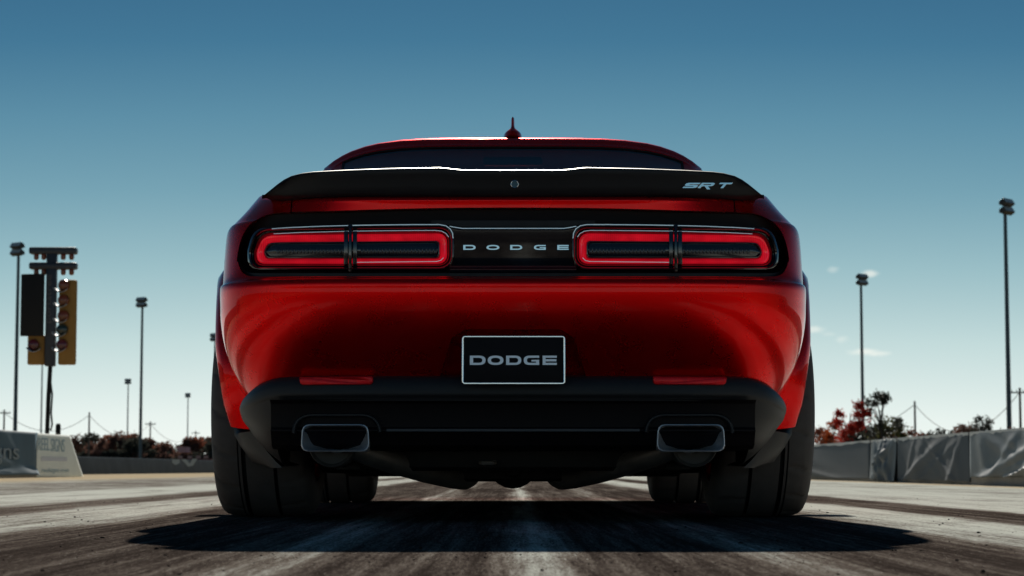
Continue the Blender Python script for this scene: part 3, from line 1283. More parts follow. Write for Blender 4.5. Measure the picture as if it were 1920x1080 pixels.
val = finish('rear_valance', valance_mesh(), M['black_plastic'], None, (0, 0, 0), smooth=0)
und = rpoly([(-.705, .05), (.705, .05), (.690, .352), (-.690, .352)], [.01, .01, .05, .05], 8)
boolean(val, loft([[(a, 5.8, b) for a, b in und], [(a, 6.80, b) for a, b in und]], True, True))
for s in (-1, 1):
    bm = bmesh.new()
    bmesh.ops.create_cone(bm, cap_ends=True, segments=72, radius1=.43, radius2=.43, depth=.8, matrix=Matrix.Translation((s * .98, AX_R, .365)) @ Matrix.Rotation(R(90), 4, 'Y'))
    boolean(val, from_bm(bm))
val.data.polygons.foreach_set('use_smooth', [True] * len(val.data.polygons))
val.data.set_sharp_from_angle(angle=R(32))
val.data.transform(Matrix.Translation(-Vector(CAR)))
val.parent = car
WL[val.name] = Vector(CAR)
# inner panel of the undercut with its step
V, F = [], []
xs_ = [i * .047 - .705 for i in range(31)]
prof = [(6.165, .356), (6.190, .345), (6.200, .32), (6.203, .277), (6.197, .2715), (6.190, .2695), (6.190, .2655), (6.200, .262), (6.206, .255), (6.225, .225), (6.26, .215), (6.50, .21)]
for x in xs_:
    for y, z in prof:
        V.append((x, y + bowf(x) * .55, z))
for i in range(len(xs_) - 1):
    for k in range(len(prof) - 1):
        a = i * len(prof) + k
        F.append((a, a + 1, a + 1 + len(prof), a + len(prof)))
finish('diffuser_panel', from_py(V, F), M['black_recess'], car, smooth=40)
finish('step_trim', slab_mesh([i * .0366 - .366 for i in range(21)], lambda x: .2715, lambda x: .2645, lambda x: 6.184 + bowf(x) * .55, lambda x: 6.20 + bowf(x) * .55), pm('step_plastic', (.045, .048, .056), .45), car, smooth=40)
# reflectors
for s in (-1, 1):
    lps = []
    for d, y in ((0, 6.180), (0, 6.160), (.9, 6.1575), (2.2, 6.1570)):
        lp = resample(rpoly([(556.5 + d, 706.5 + d), (697 - d, 705.5 + d), (697 - d, 721.5 - d), (560 + d, 722 - d)], [2, 2, 5, 6], 5), 60)
        lps.append(mir([(P(a, b, 6.15).x, y + bowf(P(a, b, 6.15).x), P(a, b, 6.15 + .02).z) for a, b in lp], s))
    finish('reflector', loft(lps, False, True), M['reflector'], car, smooth=40)


# ---- exhausts
def xz(px, py, Y):
    p = P(px, py, Y)
    return p.x, p.z


for s in (-1, 1):
    ex = empty('exhaust', (s * .51, 6.2, .2), car)
    # raised arch moulded round the tip
    path = rpoly([(548, 880), (546, 777), (712, 777), (716, 880)], [2, 34, 34, 2], 10)[11:33]
    lps = []
    cx, cy = 629, 835
    for gr, y in ((3.0, 6.236), (2.6, 6.196), (1.5, 6.186), (-.2, 6.181), (-3.2, 6.181), (-5.5, 6.186), (-7, 6.197), (-7.4, 6.26)):
        row = []
        for a, b in path:
            d = Vector((a - cx, b - cy)).normalized()
            x, z = xz(a + d.x * gr, b + d.y * gr, 6.2)
            row.append((x if s < 0 else -x, y + bowf(x) * .5, z))
        lps.append(row)
    finish('surround', loft(lps, closed=False), M['black_plastic'], ex, smooth=50)
    x0, z1 = xz(562.5, 795.5, 6.2)
    x1, z0 = xz(691.5, 847, 6.2)

    def rect(e, y, r=.02):
        lp = resample(rpoly([(x0 + .004 + e, z1 - e), (x1 - .004 - e, z1 - e), (x1 - e, z0 + e), (x0 + e, z0 + e)], r, 6), 48)
        return [(a if s < 0 else -a, y, b) for a, b in lp]

    def circ(rad, y):
        cx_, cz_ = (x0 + x1) / 2, (z0 + z1) / 2
        ref_ = rect(0, 0)
        out = []
        for a, _, b in ref_:
            ang = math.atan2((b - cz_) / (z1 - z0), (a - (cx_ if s < 0 else -cx_)) / (x1 - x0))
            out.append(((cx_ if s < 0 else -cx_) + rad * math.cos(ang), y, cz_ + rad * math.sin(ang)))
        return out
    tip = [rect(.006, 6.42), rect(0, 6.30), rect(0, 6.192), rect(.0008, 6.189), rect(.0025, 6.1885), rect(.004, 6.190), rect(.006, 6.20),
           circ(.044, 6.262), circ(.037, 6.272), circ(.0345, 6.276), circ(.034, 6.285)]
    finish('exhaust_tip', loft(tip), M['tip_metal'], ex, smooth=40)
    finish('bore', loft([circ(.0342, 6.283), circ(.033, 6.42)], False, True), M['black_deep'], ex, smooth=40)
    mx, mz = xz(621, 838, 6.32)
    my = 6.30
    bm = bmesh.new()
    lps = []
    for rad, y in ((.058, my + .012), (.064, my + .004), (.067, my + .002), (.069, my + .006), (.069, my + .30), (.05, my + .36)):
        lps.append([((mx if s < 0 else -mx) + rad * math.cos(a), y, mz + .008 + rad * math.sin(a)) for a in [2 * math.pi * k / 40 for k in range(40)]])
    finish('muffler', loft(lps, True, True), M['muffler'], ex, smooth=40)
    pp = []
    for px, py, Y in ((655, 838, 6.40), (690, 852, 6.46), (740, 868, 6.60), (800, 884, 6.82), (845, 893, 7.0), (868, 896, 7.12), (876, 892, 7.3), (880, 880, 7.7)):
        p = P(px, py, Y)
        pp.append((p.x if s < 0 else -p.x, p.y, p.z))
    tube('pipe', pp, [.034, .034, .036, .038, .040, .040, .040, .04], M['pipe_metal'], ex, seg=20)
    hp = P(652, 876, 6.55)
    box('hanger', (hp.x * (-s), 6.55, hp.z + .01), (.075, .02, .035), M['under'], ex, bevel=.004)

# ---- wheels: one built, three copies
def lathe_x(profile, seg, mod=None):
    """profile of (x, r) turned about the x axis through the origin"""
    V, F = [], []
    n = len(profile)
    for k in range(seg):
        a = 2 * math.pi * k / seg
        for j, (x, r) in enumerate(profile):
            rr = r if mod is None else r + mod(j, k)
            V.append((x, rr * math.cos(a), rr * math.sin(a)))
    for k in range(seg):
        for j in range(n - 1):
            F.append((k * n + j, k * n + j + 1, ((k + 1) % seg) * n + j + 1, ((k + 1) % seg) * n + j))
    return from_py(V, F)


# tyre section from the inner bead over the tread to the outer bead (x grows outwards)
TY = [(-.135, .232), (-.152, .240), (-.160, .265), (-.162, .290), (-.157, .318), (-.149, .335), (-.139, .345), (-.126, .3495),
      (-.090, .3528), (-.052, .3542), (-.0505, .3445), (-.0420, .3445), (-.0405, .3546), (0, .355), (.046, .3546), (.0475, .3445), (.0585, .3445), (.060, .3540),
      (.0675, .3538), (.0685, .3500), (.0715, .3500), (.0725, .3535), (.100, .3525), (.122, .3500), (.136, .3455), (.147, .3365), (.155, .320), (.160, .295), (.158, .268), (.150, .242), (.134, .232)]
SEG = 216


def sipe(j, k):
    # cross cuts in the outer and inner shoulder blocks
    if 22 <= j <= 26 and (k + (26 - j)) % 12 == 0:
        return -.009
    if 5 <= j <= 8 and (k + j) % 12 == 6:
        return -.007
    return 0


tyre_me = lathe_x(TY, SEG, sipe)
RM = [(-.128, .170), (-.134, .200), (-.140, .228), (-.150, .236), (-.152, .241), (-.146, .243), (-.138, .236), (-.130, .226), (-.110, .212), (.080, .212), (.100, .222), (.135, .230), (.150, .236), (.153, .242), (.147, .243),
      (.140, .236), (.125, .222), (.095, .214), (.060, .205), (-.118, .200)]
rim_me = lathe_x(RM, 72)
bm = bmesh.new()
for k in range(9):
    rt = Matrix.Rotation(2 * math.pi * k / 9, 4, 'X')
    vs_ = []
    for (r, hw, x0, x1) in ((.05, .026, .062, .098), (.12, .020, .070, .104), (.215, .023, .095, .132)):
        vs_.append([bm.verts.new(rt @ Vector(v)) for v in ((x0, -hw, r), (x1, -hw * .7, r), (x1, hw * .7, r), (x0, hw, r))])
    for A, B in zip(vs_, vs_[1:]):
        for q in range(4):
            bm.faces.new((A[q], A[(q + 1) % 4], B[(q + 1) % 4], B[q]))
bmesh.ops.create_cone(bm, cap_ends=True, segments=32, radius1=.075, radius2=.065, depth=.05, matrix=Matrix.Translation((.08, 0, 0)) @ Matrix.Rotation(R(90), 4, 'Y'))
spoke_me = from_bm(bm)
disc_me = lathe_x([(.0, .06), (.0, .178), (.018, .178), (.018, .06), (.0, .06)], 64)
tyre_me.materials.append(M['rubber'])
tyre_me.materials.append(M['black_deep'])
for i_, p_ in enumerate(tyre_me.polygons):
    p_.use_smooth = True
    if i_ % (len(TY) - 1) in (9, 10, 11, 14, 15, 16, 18, 19, 20):
        p_.material_index = 1          # tread grooves painted black, standing for the shade inside them
tyre_me.set_sharp_from_angle(angle=R(40))
for name_y in (AX_R, AX_F):
    for s in (-1, 1):
        c = Vector((s * .802, name_y, .3545))
        e = empty('wheel', c, car, 0 if s > 0 else math.pi)
        for nm, me, mt in (('tyre', tyre_me, M['rubber']), ('rim', rim_me, M['rim']), ('spokes', spoke_me, M['rim_dark']), ('brake_disc', disc_me, M['steel'])):
            o = bpy.data.objects.new(nm, me)
            COL.objects.link(o)
            o.parent = e
            if not me.materials:
                me.materials.append(mt)
                me.polygons.foreach_set('use_smooth', [True] * len(me.polygons))
                me.set_sharp_from_angle(angle=R(40))

# ---- widebody flares
def side_x(z, y):
    zz = np.array([l[0] for l in LV])
    ww = np.array([l[1] for l in LV])
    return float(np.interp(z, zz, ww)) * WS * plan(y)


def flare(s, ay, rear):
    """red flare over the arch and, on the rear pair, a black trim below it"""
    def cross(a, lower=0.0):
        # a: 0 = rear level, 90 = top, 180 = front level (degrees)
        ca, sa = math.cos(R(a)), math.sin(R(a))
        lip_r, out_r = .402, .492
        y_l, z_l = ay - lip_r * ca, .362 + lip_r * sa
        y_o, z_o = ay - out_r * ca, .362 + out_r * sa
        xb = side_x(min(max(z_o, .33), .86), y_o) - .012
        xl = float(np.interp(a, [-40, -12, 0, 25, 45, 60, 75, 90, 130, 165, 180, 220], [.825, .878, .905, .936, .947, .957, .970, .980, .978, .955, .94, .90]))
        if not rear:
            xl -= .006
        row = []
        for t, bul in ((0, 0), (.12, .003), (.35, .006), (.65, .006), (.88, .004), (.97, .001), (1.0, -.006)):
            y = y_o + (y_l - y_o) * t
            z = z_o + (z_l - z_o) * t
            x = xb + (xl - xb) * (1 - (1 - t) ** 2.2) + bul
            row.append((s * x, y, z))
        x_in = xl - .006
        row.append((s * (x_in - .004), ay - (lip_r - .006) * ca, .362 + (lip_r - .006) * sa))
        row.append((s * (x_in - .10), ay - (lip_r - .004) * ca, .362 + (lip_r - .004) * sa))
        return row
    a0 = -10 if rear else -18
    rws = [cross(a) for a in np.linspace(a0, 197, 46)]
    finish('wheel_flare', loft(rws, closed=False), M['paint'], car, smooth=55)
    tube('flare_gap_shadow', [(p[0][0], p[0][1] - .004, p[0][2]) for p in rws], .0045, M['black_deep'], car, seg=8)  # black tube added as the shadow line between bumper and flare
    return rws[0]


for s in (-1, 1):
    r0 = flare(s, AX_R, True)
    flare(s, AX_F, False)
    # black lower trim: from the end of the flare down and round below the valance corner
    A = [Vector(v) for v in r0]
    rows_ = []
    for (t, xo, yo, zo, xi, yi, zi) in ((0, None, 0, 0, 0, 0, 0), (.3, .872, 6.690, .262, .805, 6.58, .272), (.6, .850, 6.685, .225, .770, 6.56, .228), (.85, .812, 6.660, .178, .725, 6.53, .180), (1, .748, 6.60, .158, .700, 6.50, .160)):
        if xo is None:
            i, o_ = A[0].copy(), A[6].copy()
            i.z -= .003
            o_.z -= .003
        else:
            o_, i = Vector((s * xo, yo, zo)), Vector((s * xi, yi, zi))
        row = []
        for q in (0, .2, .45, .7, .9, 1):
            p = i.lerp(o_, q)
            p.x += s * .012 * math.sin(math.pi * q)
            row.append(p)
        row.append(o_ + Vector((-s * .012, .006, .004)))
        row.append(o_ + Vector((-s * .09, .03, .01)))
        rows_.append(row)
    finish('flare_trim', loft(rows_, closed=False), M['black_plastic'], car, smooth=60)
    # side sill between the wheels
    box('side_sill', (s * .862, 8.58, .205), (.07, 2.1, .07), M['black_plastic'], car, bevel=.02)

# ---- underbody and rear axle
UN = rpoly([(-.60, .13), (.60, .13), (.60, .28), (-.60, .28)], .03, 4)
finish('underbody', loft([[(a, 7.55, b) for a, b in UN], [(a * .98, 10.75, b + .03) for a, b in UN]], True, True), M['under'], car)
box('fuel_tank', (0, 6.86, .235), (.92, .52, .17), M['under'], car, bevel=.04)
box('rear_crossmember', (0, 7.12, .165), (.62, .26, .10), M['under'], car, bevel=.03)
tube('differential', [(0, 6.98, .165), (0, 7.04, .172), (0, 7.18, .175), (0, 7.3, .175)], [.03, .075, .085, .04], M['under'], car, 20)
for s in (-1, 1):
    tube('drive_shaft', [(s * .07, 7.12, .20), (s * .66, 7.1, .35)], .022, M['under'], car, 10)
    tube('suspension_arm', [(s * .28, 7.05, .165), (s * .50, 7.02, .17), (s * .66, 7.05, .20)], [.022, .03, .022], M['under'], car, 10)
    tube('suspension_arm', [(s * .25, 7.3, .15), (s * .64, 7.2, .165)], [.022, .022], M['under'], car, 10)
    tube('shock_absorber', [(s * .60, 6.93, .19), (s * .57, 6.9, .60)], [.03, .03], M['under'], car, 12)
    tube('suspension_arm', [(s * .3, 9.95, .19), (s * .66, 10.03, .19)], [.025, .025], M['under'], car, 10)
    bm = bmesh.new()
    bmesh.ops.create_cone(bm, cap_ends=True, segments=48, radius1=.30, radius2=.30, depth=.02, matrix=Matrix.Translation((s * .575, AX_R, .47)) @ Matrix.Rotation(R(90), 4, 'Y'))
    finish('wheel_liner', from_bm(bm), M['under'], car)
for px, py in ((739, 838), (902, 838), (1020, 838), (1186, 838)):
    p = P(px, py, 6.42)
    tube('bolt', [(p.x, 6.30, p.z), (p.x, 6.42, p.z)], .006, M['steel'], car, 8)
p = P(912, 867, 6.5)
tube('tow_eye', [(p.x - .022, 6.58, p.z), (p.x - .015, 6.56, p.z - .002), (p.x + .015, 6.56, p.z - .002), (p.x + .022, 6.58, p.z)], .007, M['pipe_metal'], car, 8)

# ---- front end
fr_ = finish('front_grille', slab_mesh([i * .06 - .72 for i in range(25)], lambda x: .70, lambda x: .52, lambda x: 10.99 - .30 * (abs(x) / .8) ** 2.6, lambda x: 11.03 - .30 * (abs(x) / .8) ** 2.6), M['black_satin'], car)
for s in (-1, 1):
    for x, yy in ((.50, 10.91), (.66, 10.79)):
        tube('headlight', [(s * x, yy - .04, .61), (s * x, yy + .035, .61), (s * x, yy + .04, .61)], [.075, .075, .06], M['chrome'], car, 28)
    mr_ = empty('door_mirror', (s * .9, 9.25, .97), car)
    lp = []
    for xx, hh, dd in ((.84, .02, .02), (.92, .035, .03), (.96, .075, .06), (1.06, .082, .065), (1.10, .05, .04)):
        lp.append([(s * xx, 9.30 + dd * math.cos(a), 1.0 + hh * math.sin(a)) for a in [2 * math.pi * k / 20 for k in range(20)]])
    finish('mirror_shell', loft(lp, True, True), M['paint'], mr_)
    box('mirror_glass', (s * 1.02, 9.235, 1.0), (.11, .006, .10), M['chrome'], mr_, bevel=.002)
box('front_splitter', (0, 10.72, .17), (1.56, .42, .03), M['black_plastic'], car, bevel=.01)
lp = []
for y, hw, h in ((9.95, .22, .0), (10.05, .24, .04), (10.35, .25, .055), (10.55, .25, .05), (10.57, .24, .0)):
    lp.append([(hw * math.copysign(abs(math.cos(a)) ** .5, math.cos(a)), y, .955 + dzf(y) + .05 + h * math.sin(a)) for a in [math.pi * k / 16 for k in range(17)]])
finish('hood_scoop', loft(lp, closed=False), M['paint'], car)

# ---- interior seen through the tinted rear window
box('dashboard', (0, 9.35, .92), (1.36, .42, .18), M['black_deep'], car, bevel=.05)
box('rear_shelf', (0, 7.3, .93), (1.25, .5, .03), M['black_deep'], car, bevel=.01)
box('rear_seat', (0, 7.72, .80), (1.22, .18, .56), M['seat'], car, rot=Matrix.Rotation(R(-18), 4, 'X'), bevel=.06)
for s in (-1, 1):
    st_ = empty('front_seat', (s * .37, 8.6, .3), car)
    box('seat_back', (s * .37, 8.30, .80), (.48, .14, .66), M['seat'], st_, rot=Matrix.Rotation(R(-16), 4, 'X'), bevel=.06)
    box('seat_cushion', (s * .37, 8.62, .45), (.50, .52, .16), M['seat'], st_, bevel=.05)
    box('headrest', (s * .37, 8.16, 1.19), (.25, .09, .17), M['seat'], st_, rot=Matrix.Rotation(R(-14), 4, 'X'), bevel=.035)
bm = bmesh.new()
rg = [(-.37 + .18 * math.cos(a), 9.05 - .06 * math.sin(a), .95 + .17 * math.sin(a)) for a in [2 * math.pi * k / 32 for k in range(33)]]
add_tube(bm, rg, .014, 8, False)
finish('steering_wheel', from_bm(bm), M['black_deep'], car)
box('inner_mirror', (0, 8.98, 1.33), (.20, .03, .055), M['black_gloss'], car, bevel=.012)
box('high_brake_light', (0, 7.93, 1.305), (.22, .05, .03), M['black_deep'], car, bevel=.008)

# ------------------------------------------------------------------ walls beside the strip
M['concrete'] = pm('barrier_concrete', (.30, .30, .29), .9, spec=.0, var=.3, vscale=3, bump=.3, bscale=40)
M['tarp'] = pm('grey_tarp', (.078, .095, .112), .7, 0, 0, .12, var=.45, vscale=2.2, rvar=.08)
M['tarp_light'] = pm('light_tarp', (.095, .118, .135), .55, 0, 0, .18, var=.4, vscale=2.0)
M['hem'] = pm('tarp_hem', (.62, .63, .62), .8, spec=0)
M['banner_blue'] = pm('blue_banner', (.06, .105, .14), .6, 0, 0, .08, var=.25, vscale=1.5)
M['banner_white'] = pm('white_banner', (.80, .85, .80), .7, 0, 0, .05, var=.10, vscale=2)
M['print_blue'] = pm('banner_print', (.38, .50, .56), .8, spec=0)
M['print_pale'] = pm('banner_print_pale', (.50, .50, .54), .5)
M['wall_dark'] = pm('painted_wall', (.085, .10, .115), .9, spec=0, var=.3, vscale=1.2)
M['print_white'] = pm('wall_print', (.26, .31, .34), .8, spec=0)


def wall_run(name, x, y0, y1, z0, z1, th, mat, label, cat, slope_end=0.0, group=None):
    """wall along the strip (constant x), battered sides, optional sloping far end"""
    lp = []
    n = max(2, int((y1 - y0) / 4))
    for k in range(n + 1):
        y = y0 + (y1 - y0) * k / n
        dy = -slope_end if k == n else 0
        lp.append([(x - th / 2, y, z0), (x - th / 2, y, z0 + .12), (x - th * .3, y + dy, z1 - .02), (x - th * .24, y + dy, z1), (x + th * .24, y + dy, z1), (x + th * .3, y + dy, z1 - .02), (x + th / 2, y, z0 + .12), (x + th / 2, y, z0)])
    o = finish(name, loft(lp, True, True), mat, None, (x, (y0 + y1) / 2, z0), smooth=25)
    return tag(o, label, cat, group)


XR, XL = 6.0, -7.2
RW0, RW1 = gz(6) - .02, .625
wall_run('concrete_barrier', XR + .14, 6, 150, RW0, RW1, .26, M['concrete'], 'long low concrete barrier behind the grey tarps right of the track', 'barrier')


def wy(px, x):
    return abs(x) * FPX / abs(px - 960)


def tarp(name, px0, px1, seed, mat, label, folds, hem=True, sag=0.0, loose=0.0, bottom=.0):
    """cloth hung over the track side of the right wall, with real folds"""
    y1, y0 = wy(px0, XR), wy(px1, XR)
    ny, nz_ = max(24, int((y1 - y0) / .05)), 22
    ny = min(ny, 140)
    r = random.Random(seed)
    fo = [(r.uniform(.05, .95), r.uniform(.05, .95), r.uniform(.02, .07), r.uniform(.004, .017) * folds) for _ in range(int(10 * folds) + 3)]
    V, F = [], []
    zt, zb = RW1 + .012, RW0 + .055 + bottom
    for j in range(nz_ + 1):
        v = j / nz_
        for i in range(ny + 1):
            u = i / ny
            y = y0 + (y1 - y0) * u
            d = .012 + .006 * math.sin(u * 21 + seed) * v
            for (a, b, wd, am) in fo:
                c = a + (b - a) * v
                d += am * math.exp(-((u - c) / wd) ** 2) * min(1, v * 3 + .2)
            d += loose * v * v * (.5 + .5 * math.sin(u * 7 + seed))
            zl = zb + sag * math.sin(math.pi * u) * .5
            if loose:
                zl += .10 * u * loose * 6
            z = zt + (zl - zt) * v
            V.append((XR - d, y, z))
    n = ny + 1
    for j in range(nz_):
        for i in range(ny):
            a = j * n + i
            F.append((a, a + 1, a + n + 1, a + n))
    top = [V[i] for i in range(n)]
    e = empty(name, (XR, (y0 + y1) / 2, zb))
    o = finish('cloth', from_py(V, F), mat, e, smooth=80)
    md = o.modifiers.new('thick', 'SOLIDIFY')
    md.thickness = .004
    if hem:
        V, F = [], []
        for i, (x, y, z) in enumerate(top):
            w_ = .02 + .012 * math.sin(i * .37 + seed) + .008 * math.sin(i * 1.1)
            V += [(x - .006, y, z - w_ - .018), (x - .008, y, z + .003), (x + .10, y, z + .006)]
        for i in range(n - 1):
            for k in range(2):
                F.append((i * 3 + k, i * 3 + k + 1, i * 3 + 4 + k, i * 3 + 3 + k))
        finish('hem', from_py(V, F), M['hem'], e, smooth=60)
    tag(e, label, 'tarp', 'tarps hung along the right wall')
    return e


tarp('tarp', 1300, 1631, 3, M['tarp'], 'long dull grey tarp on the right wall, nearest the rear tyre', .8)
tarp('tarp', 1633, 1680.5, 8, M['tarp_light'], 'narrow shiny crumpled tarp with a loose torn lower corner on the right wall', 2.2, loose=.05, bottom=-.03)
tarp('tarp', 1682.5, 1816, 5, M['tarp'], 'dark grey tarp with faint vertical creases between two shiny tarps', 1.0)
tarp('tarp', 1818, 2300, 12, M['tarp_light'], 'large shiny draped tarp with deep folds at the right edge', 2.4, sag=.05, bottom=.06)
tarp('tarp', 1190, 1298, 21, M['tarp'], 'farthest grey tarp on the right wall, half hidden behind the car', .8)
for k in range(5):
    y = (9.5, 12.0, 14.0, 16.0)[min(k, 3)]

# left: signs on the near barrier, which ends in a slope
LZ0 = gz(XL) - .01
LZ1 = P(100, 814, wy(100, XL)).z
YE = wy(158, XL)
wall_run('concrete_barrier', XL - .13, 8, YE - .06, LZ0, LZ1 - .015, .22, M['concrete'], 'pale concrete barrier with a sloping end carrying the sign banners on the left', 'barrier', slope_end=1.0)


def banner(name, y0, y1, z0, z1, slope, mat, label, fold=0, seed=0, cat='banner'):
    V, F = [], []
    ny, nz_ = 60, 16
    r = random.Random(seed)
    fo = [(r.uniform(0, 1), r.uniform(0, 1), r.uniform(.04, .12), r.uniform(.004, .02) * fold) for _ in range(9)]
    for j in range(nz_ + 1):
        v = j / nz_
        for i in range(ny + 1):
            u = i / ny
            ye = y1 - slope * (1 - v)
            d = .004
            for a, b, wd, am in fo:
                d += am * math.exp(-((u - a - (b - a) * v) / wd) ** 2)
            if fold:
                d += .10 * max(0, v - .82) / .18 * fold * .5
            V.append((XL + d, y0 + (ye - y0) * u, z1 + (z0 - z1) * v))
    n = ny + 1
    for j in range(nz_):
        for i in range(ny):
            a = j * n + i
            F.append((a, a + 1, a + n + 1, a + n))
    e = empty(name, (XL, (y0 + y1) / 2, z0))
    o = finish('sheet', from_py(V, F), mat, e, smooth=80)
    md = o.modifiers.new('thick', 'SOLIDIFY')
    md.thickness = .003
    tag(e, label, cat)
    return e


ym = wy(70, XL)
bw = banner('sign_banner', ym + .02, YE, LZ0 + .01, LZ1, 1.15, M['banner_white'], 'white sign banner with pale blue lettering at the sloping end of the left wall')
bb = banner('sign_banner', wy(-260, XL), ym, LZ0 + .05, LZ1 + .004, 0, M['banner_blue'], 'wrinkled dark blue banner at the left edge beside the white sign', 1.0, 5)


def text_mesh(body, size, ext=.002):
    cu = bpy.data.curves.new('txt', 'FONT')
    cu.body = body
    cu.size = size
    cu.extrude = ext
    o = bpy.data.objects.new('txt', cu)
    COL.objects.link(o)
    dg = bpy.context.evaluated_depsgraph_get()
    dg.update()
    me = bpy.data.meshes.new_from_object(o.evaluated_get(dg))
    bpy.data.objects.remove(o)
    bpy.data.curves.remove(cu)
    return me


def fit_text(name, body, parent, mat, y0, y1, z0, z1, x):
    """lettering lying in the plane of a wall at x, read from the track, filling y0..y1 and z0..z1"""
    me = text_mesh(body, 1.0)
    co = np.array([v.co for v in me.vertices])
    a, b = co.min(0), co.max(0)
    sx, sz = (y1 - y0) / (b[0] - a[0]), (z1 - z0) / (b[1] - a[1])
    me.transform(Matrix(((0, 0, 1, x), (sx, 0, 0, y0 - a[0] * sx), (0, sz, 0, z0 - a[1] * sz), (0, 0, 0, 1))))
    return finish(name, me, mat, parent, smooth=0)


H = LZ1 - LZ0
fit_text('lettering', 'REEL', bw, M['print_blue'], ym + .06, ym + .88, LZ0 + H * .62, LZ0 + H * .9, XL + .012)
fit_text('lettering', 'SIGNS', bw, M['print_blue'], ym + .98, ym + 2.0, LZ0 + H * .60, LZ0 + H * .9, XL + .012)
fit_text('lettering', 'reelsigns.com', bw, M['print_blue'], ym + .35, ym + 2.35, LZ0 + H * .10, LZ0 + H * .22, XL + .012)
box('stripe', (XL + .010, ym + 1.25, LZ0 + H * .43), (.003, 1.9, H * .10), M['print_pale'], bw)
fit_text('lettering', 'signs', bb, M['print_white'], wy(-40, XL), wy(32, XL), LZ0 + H * .3, LZ0 + H * .72, XL + .05)

# far wall on the left
XF = -12.4
wall_run('concrete_barrier', XF, 30, 240, gz(XF) - .02, .52, .25, M['wall_dark'], 'dark grey far barrier left of the car in front of the trees', 'barrier')
wy_ = lambda px: wy(px, XF)
for nm, pts in (('emblem', [(336, 861), (345, 861), (352, 869), (358, 860), (366, 860), (358, 873), (349, 875)]), ('emblem', [(318, 862), (332, 861), (333, 868), (325, 872), (319, 868)])):
    V = [(XF + .118, wy_(a), P(a, b, wy_(a)).z) for a, b in pts]
    V2 = [(x - .004, y, z) for x, y, z in V]
    me = loft([V, V2], True, True)
    tag(finish(nm, me, M['print_white'], None, V[0], smooth=0), 'white pointed emblem painted on the far grey wall' if pts[0][0] > 330 else 'small pale round mark left of the emblem on the far wall', 'emblem')

# ------------------------------------------------------------------ starting lights
M['amber_board'] = pm('ochre_board', (.30, .165, .05), .6, spec=.1, var=.2, vscale=4)
M['lamp_amber'] = pm('lamp_amber', (.16, .03, .005), .3, 0, .3)
M['lamp_green'] = pm('lamp_green', (.008, .02, .014), .3, 0, .6)
M['lamp_red'] = pm('lamp_red', (.10, .004, .006), .3, 0, .6)
M['visor'] = pm('visor_metal', (.42, .43, .43), .6)
M['navy'] = pm('navy_post', (.012, .018, .032), .45)
M['post_print'] = pm('post_print', (.09, .085, .09), .6)
YT = 36.0
tree = empty('starting_lights', (P(92, 815, YT).x, YT, gz(-7.8)))


def tb(name, px0, py0, px1, py1, depth, y, mat, parent, bevel=.01, rot=0):
    a, b = P(px0, py1, YT), P(px1, py0, YT)
    return box(name, ((a.x + b.x) / 2, y, (a.z + b.z) / 2), (b.x - a.x, depth, b.z - a.z), mat, parent, rot=Matrix.Rotation(R(rot), 4, 'Z'), bevel=bevel)


p0_, p1_ = P(88, 812, YT), P(95, 684, YT)
tube('pole', [(p0_.x, YT, gz(p0_.x)), (p0_.x, YT, p0_.z), ((p0_.x + p1_.x) / 2 - .01, YT, (p0_.z + p1_.z) / 2), (p1_.x, YT, p1_.z + .2)], .038, M['black_deep'], tree, 12)
cbl = [P(94, 700, YT), P(99, 740, YT), P(97, 775, YT), P(99, 796, YT), P(96, 808, YT), P(92, 800, YT)]
tube('cable', [(p.x, YT - .06, p.z) for p in cbl], .016, M['black_deep'], tree, 8)
col_ = tb('column', 84.5, 470, 107, 687, .16, YT, M['navy'], tree, .02)
me = text_mesh('portatree', 1.0)
co = np.array([v.co for v in me.vertices])
a_, b_ = co.min(0), co.max(0)
q0, q1 = P(100, 606, YT), P(90, 516, YT)
sx, sz = (q1.z - q0.z) / (b_[0] - a_[0]), (q0.x - q1.x) / (b_[1] - a_[1])
me.transform(Matrix(((0, -sz, 0, q0.x + a_[1] * sz), (0, 0, -1, YT - .084), (sx, 0, 0, q0.z - a_[0] * sx), (0, 0, 0, 1))))
finish('lettering', me, M['post_print'], col_, smooth=0)
for y0 in (464, 492.5):
    arm = tb('lamp_arm', 55.5, y0, 144.5, y0 + 13, .2, YT, M['navy'], tree, .03)
    for px in (68, 82, 118.5, 134):
        p = P(px, y0 + 13, YT)
        lp = [[(p.x + r_ * math.cos(a), YT + r_ * math.sin(a), p.z + dz) for a in [2 * math.pi * k / 16 for k in range(16)]] for r_, dz in ((.035, .02), (.042, -.01), (.046, -.05), (.036, -.085), (.014, -.097))]
        finish('bulb', loft(lp, True, True), M['lamp_amber'], arm)
tb('light_board', 107.5, 524, 143.5, 684, .10, YT + .05, M['amber_board'], tree, .03)
tb('light_board', 50, 628, 84, 684, .10, YT + .05, M['amber_board'], tree, .03)
tb('side_screen', 40, 515, 87, 631, .07, YT - .12, M['black_deep'], tree, .01, rot=-12)
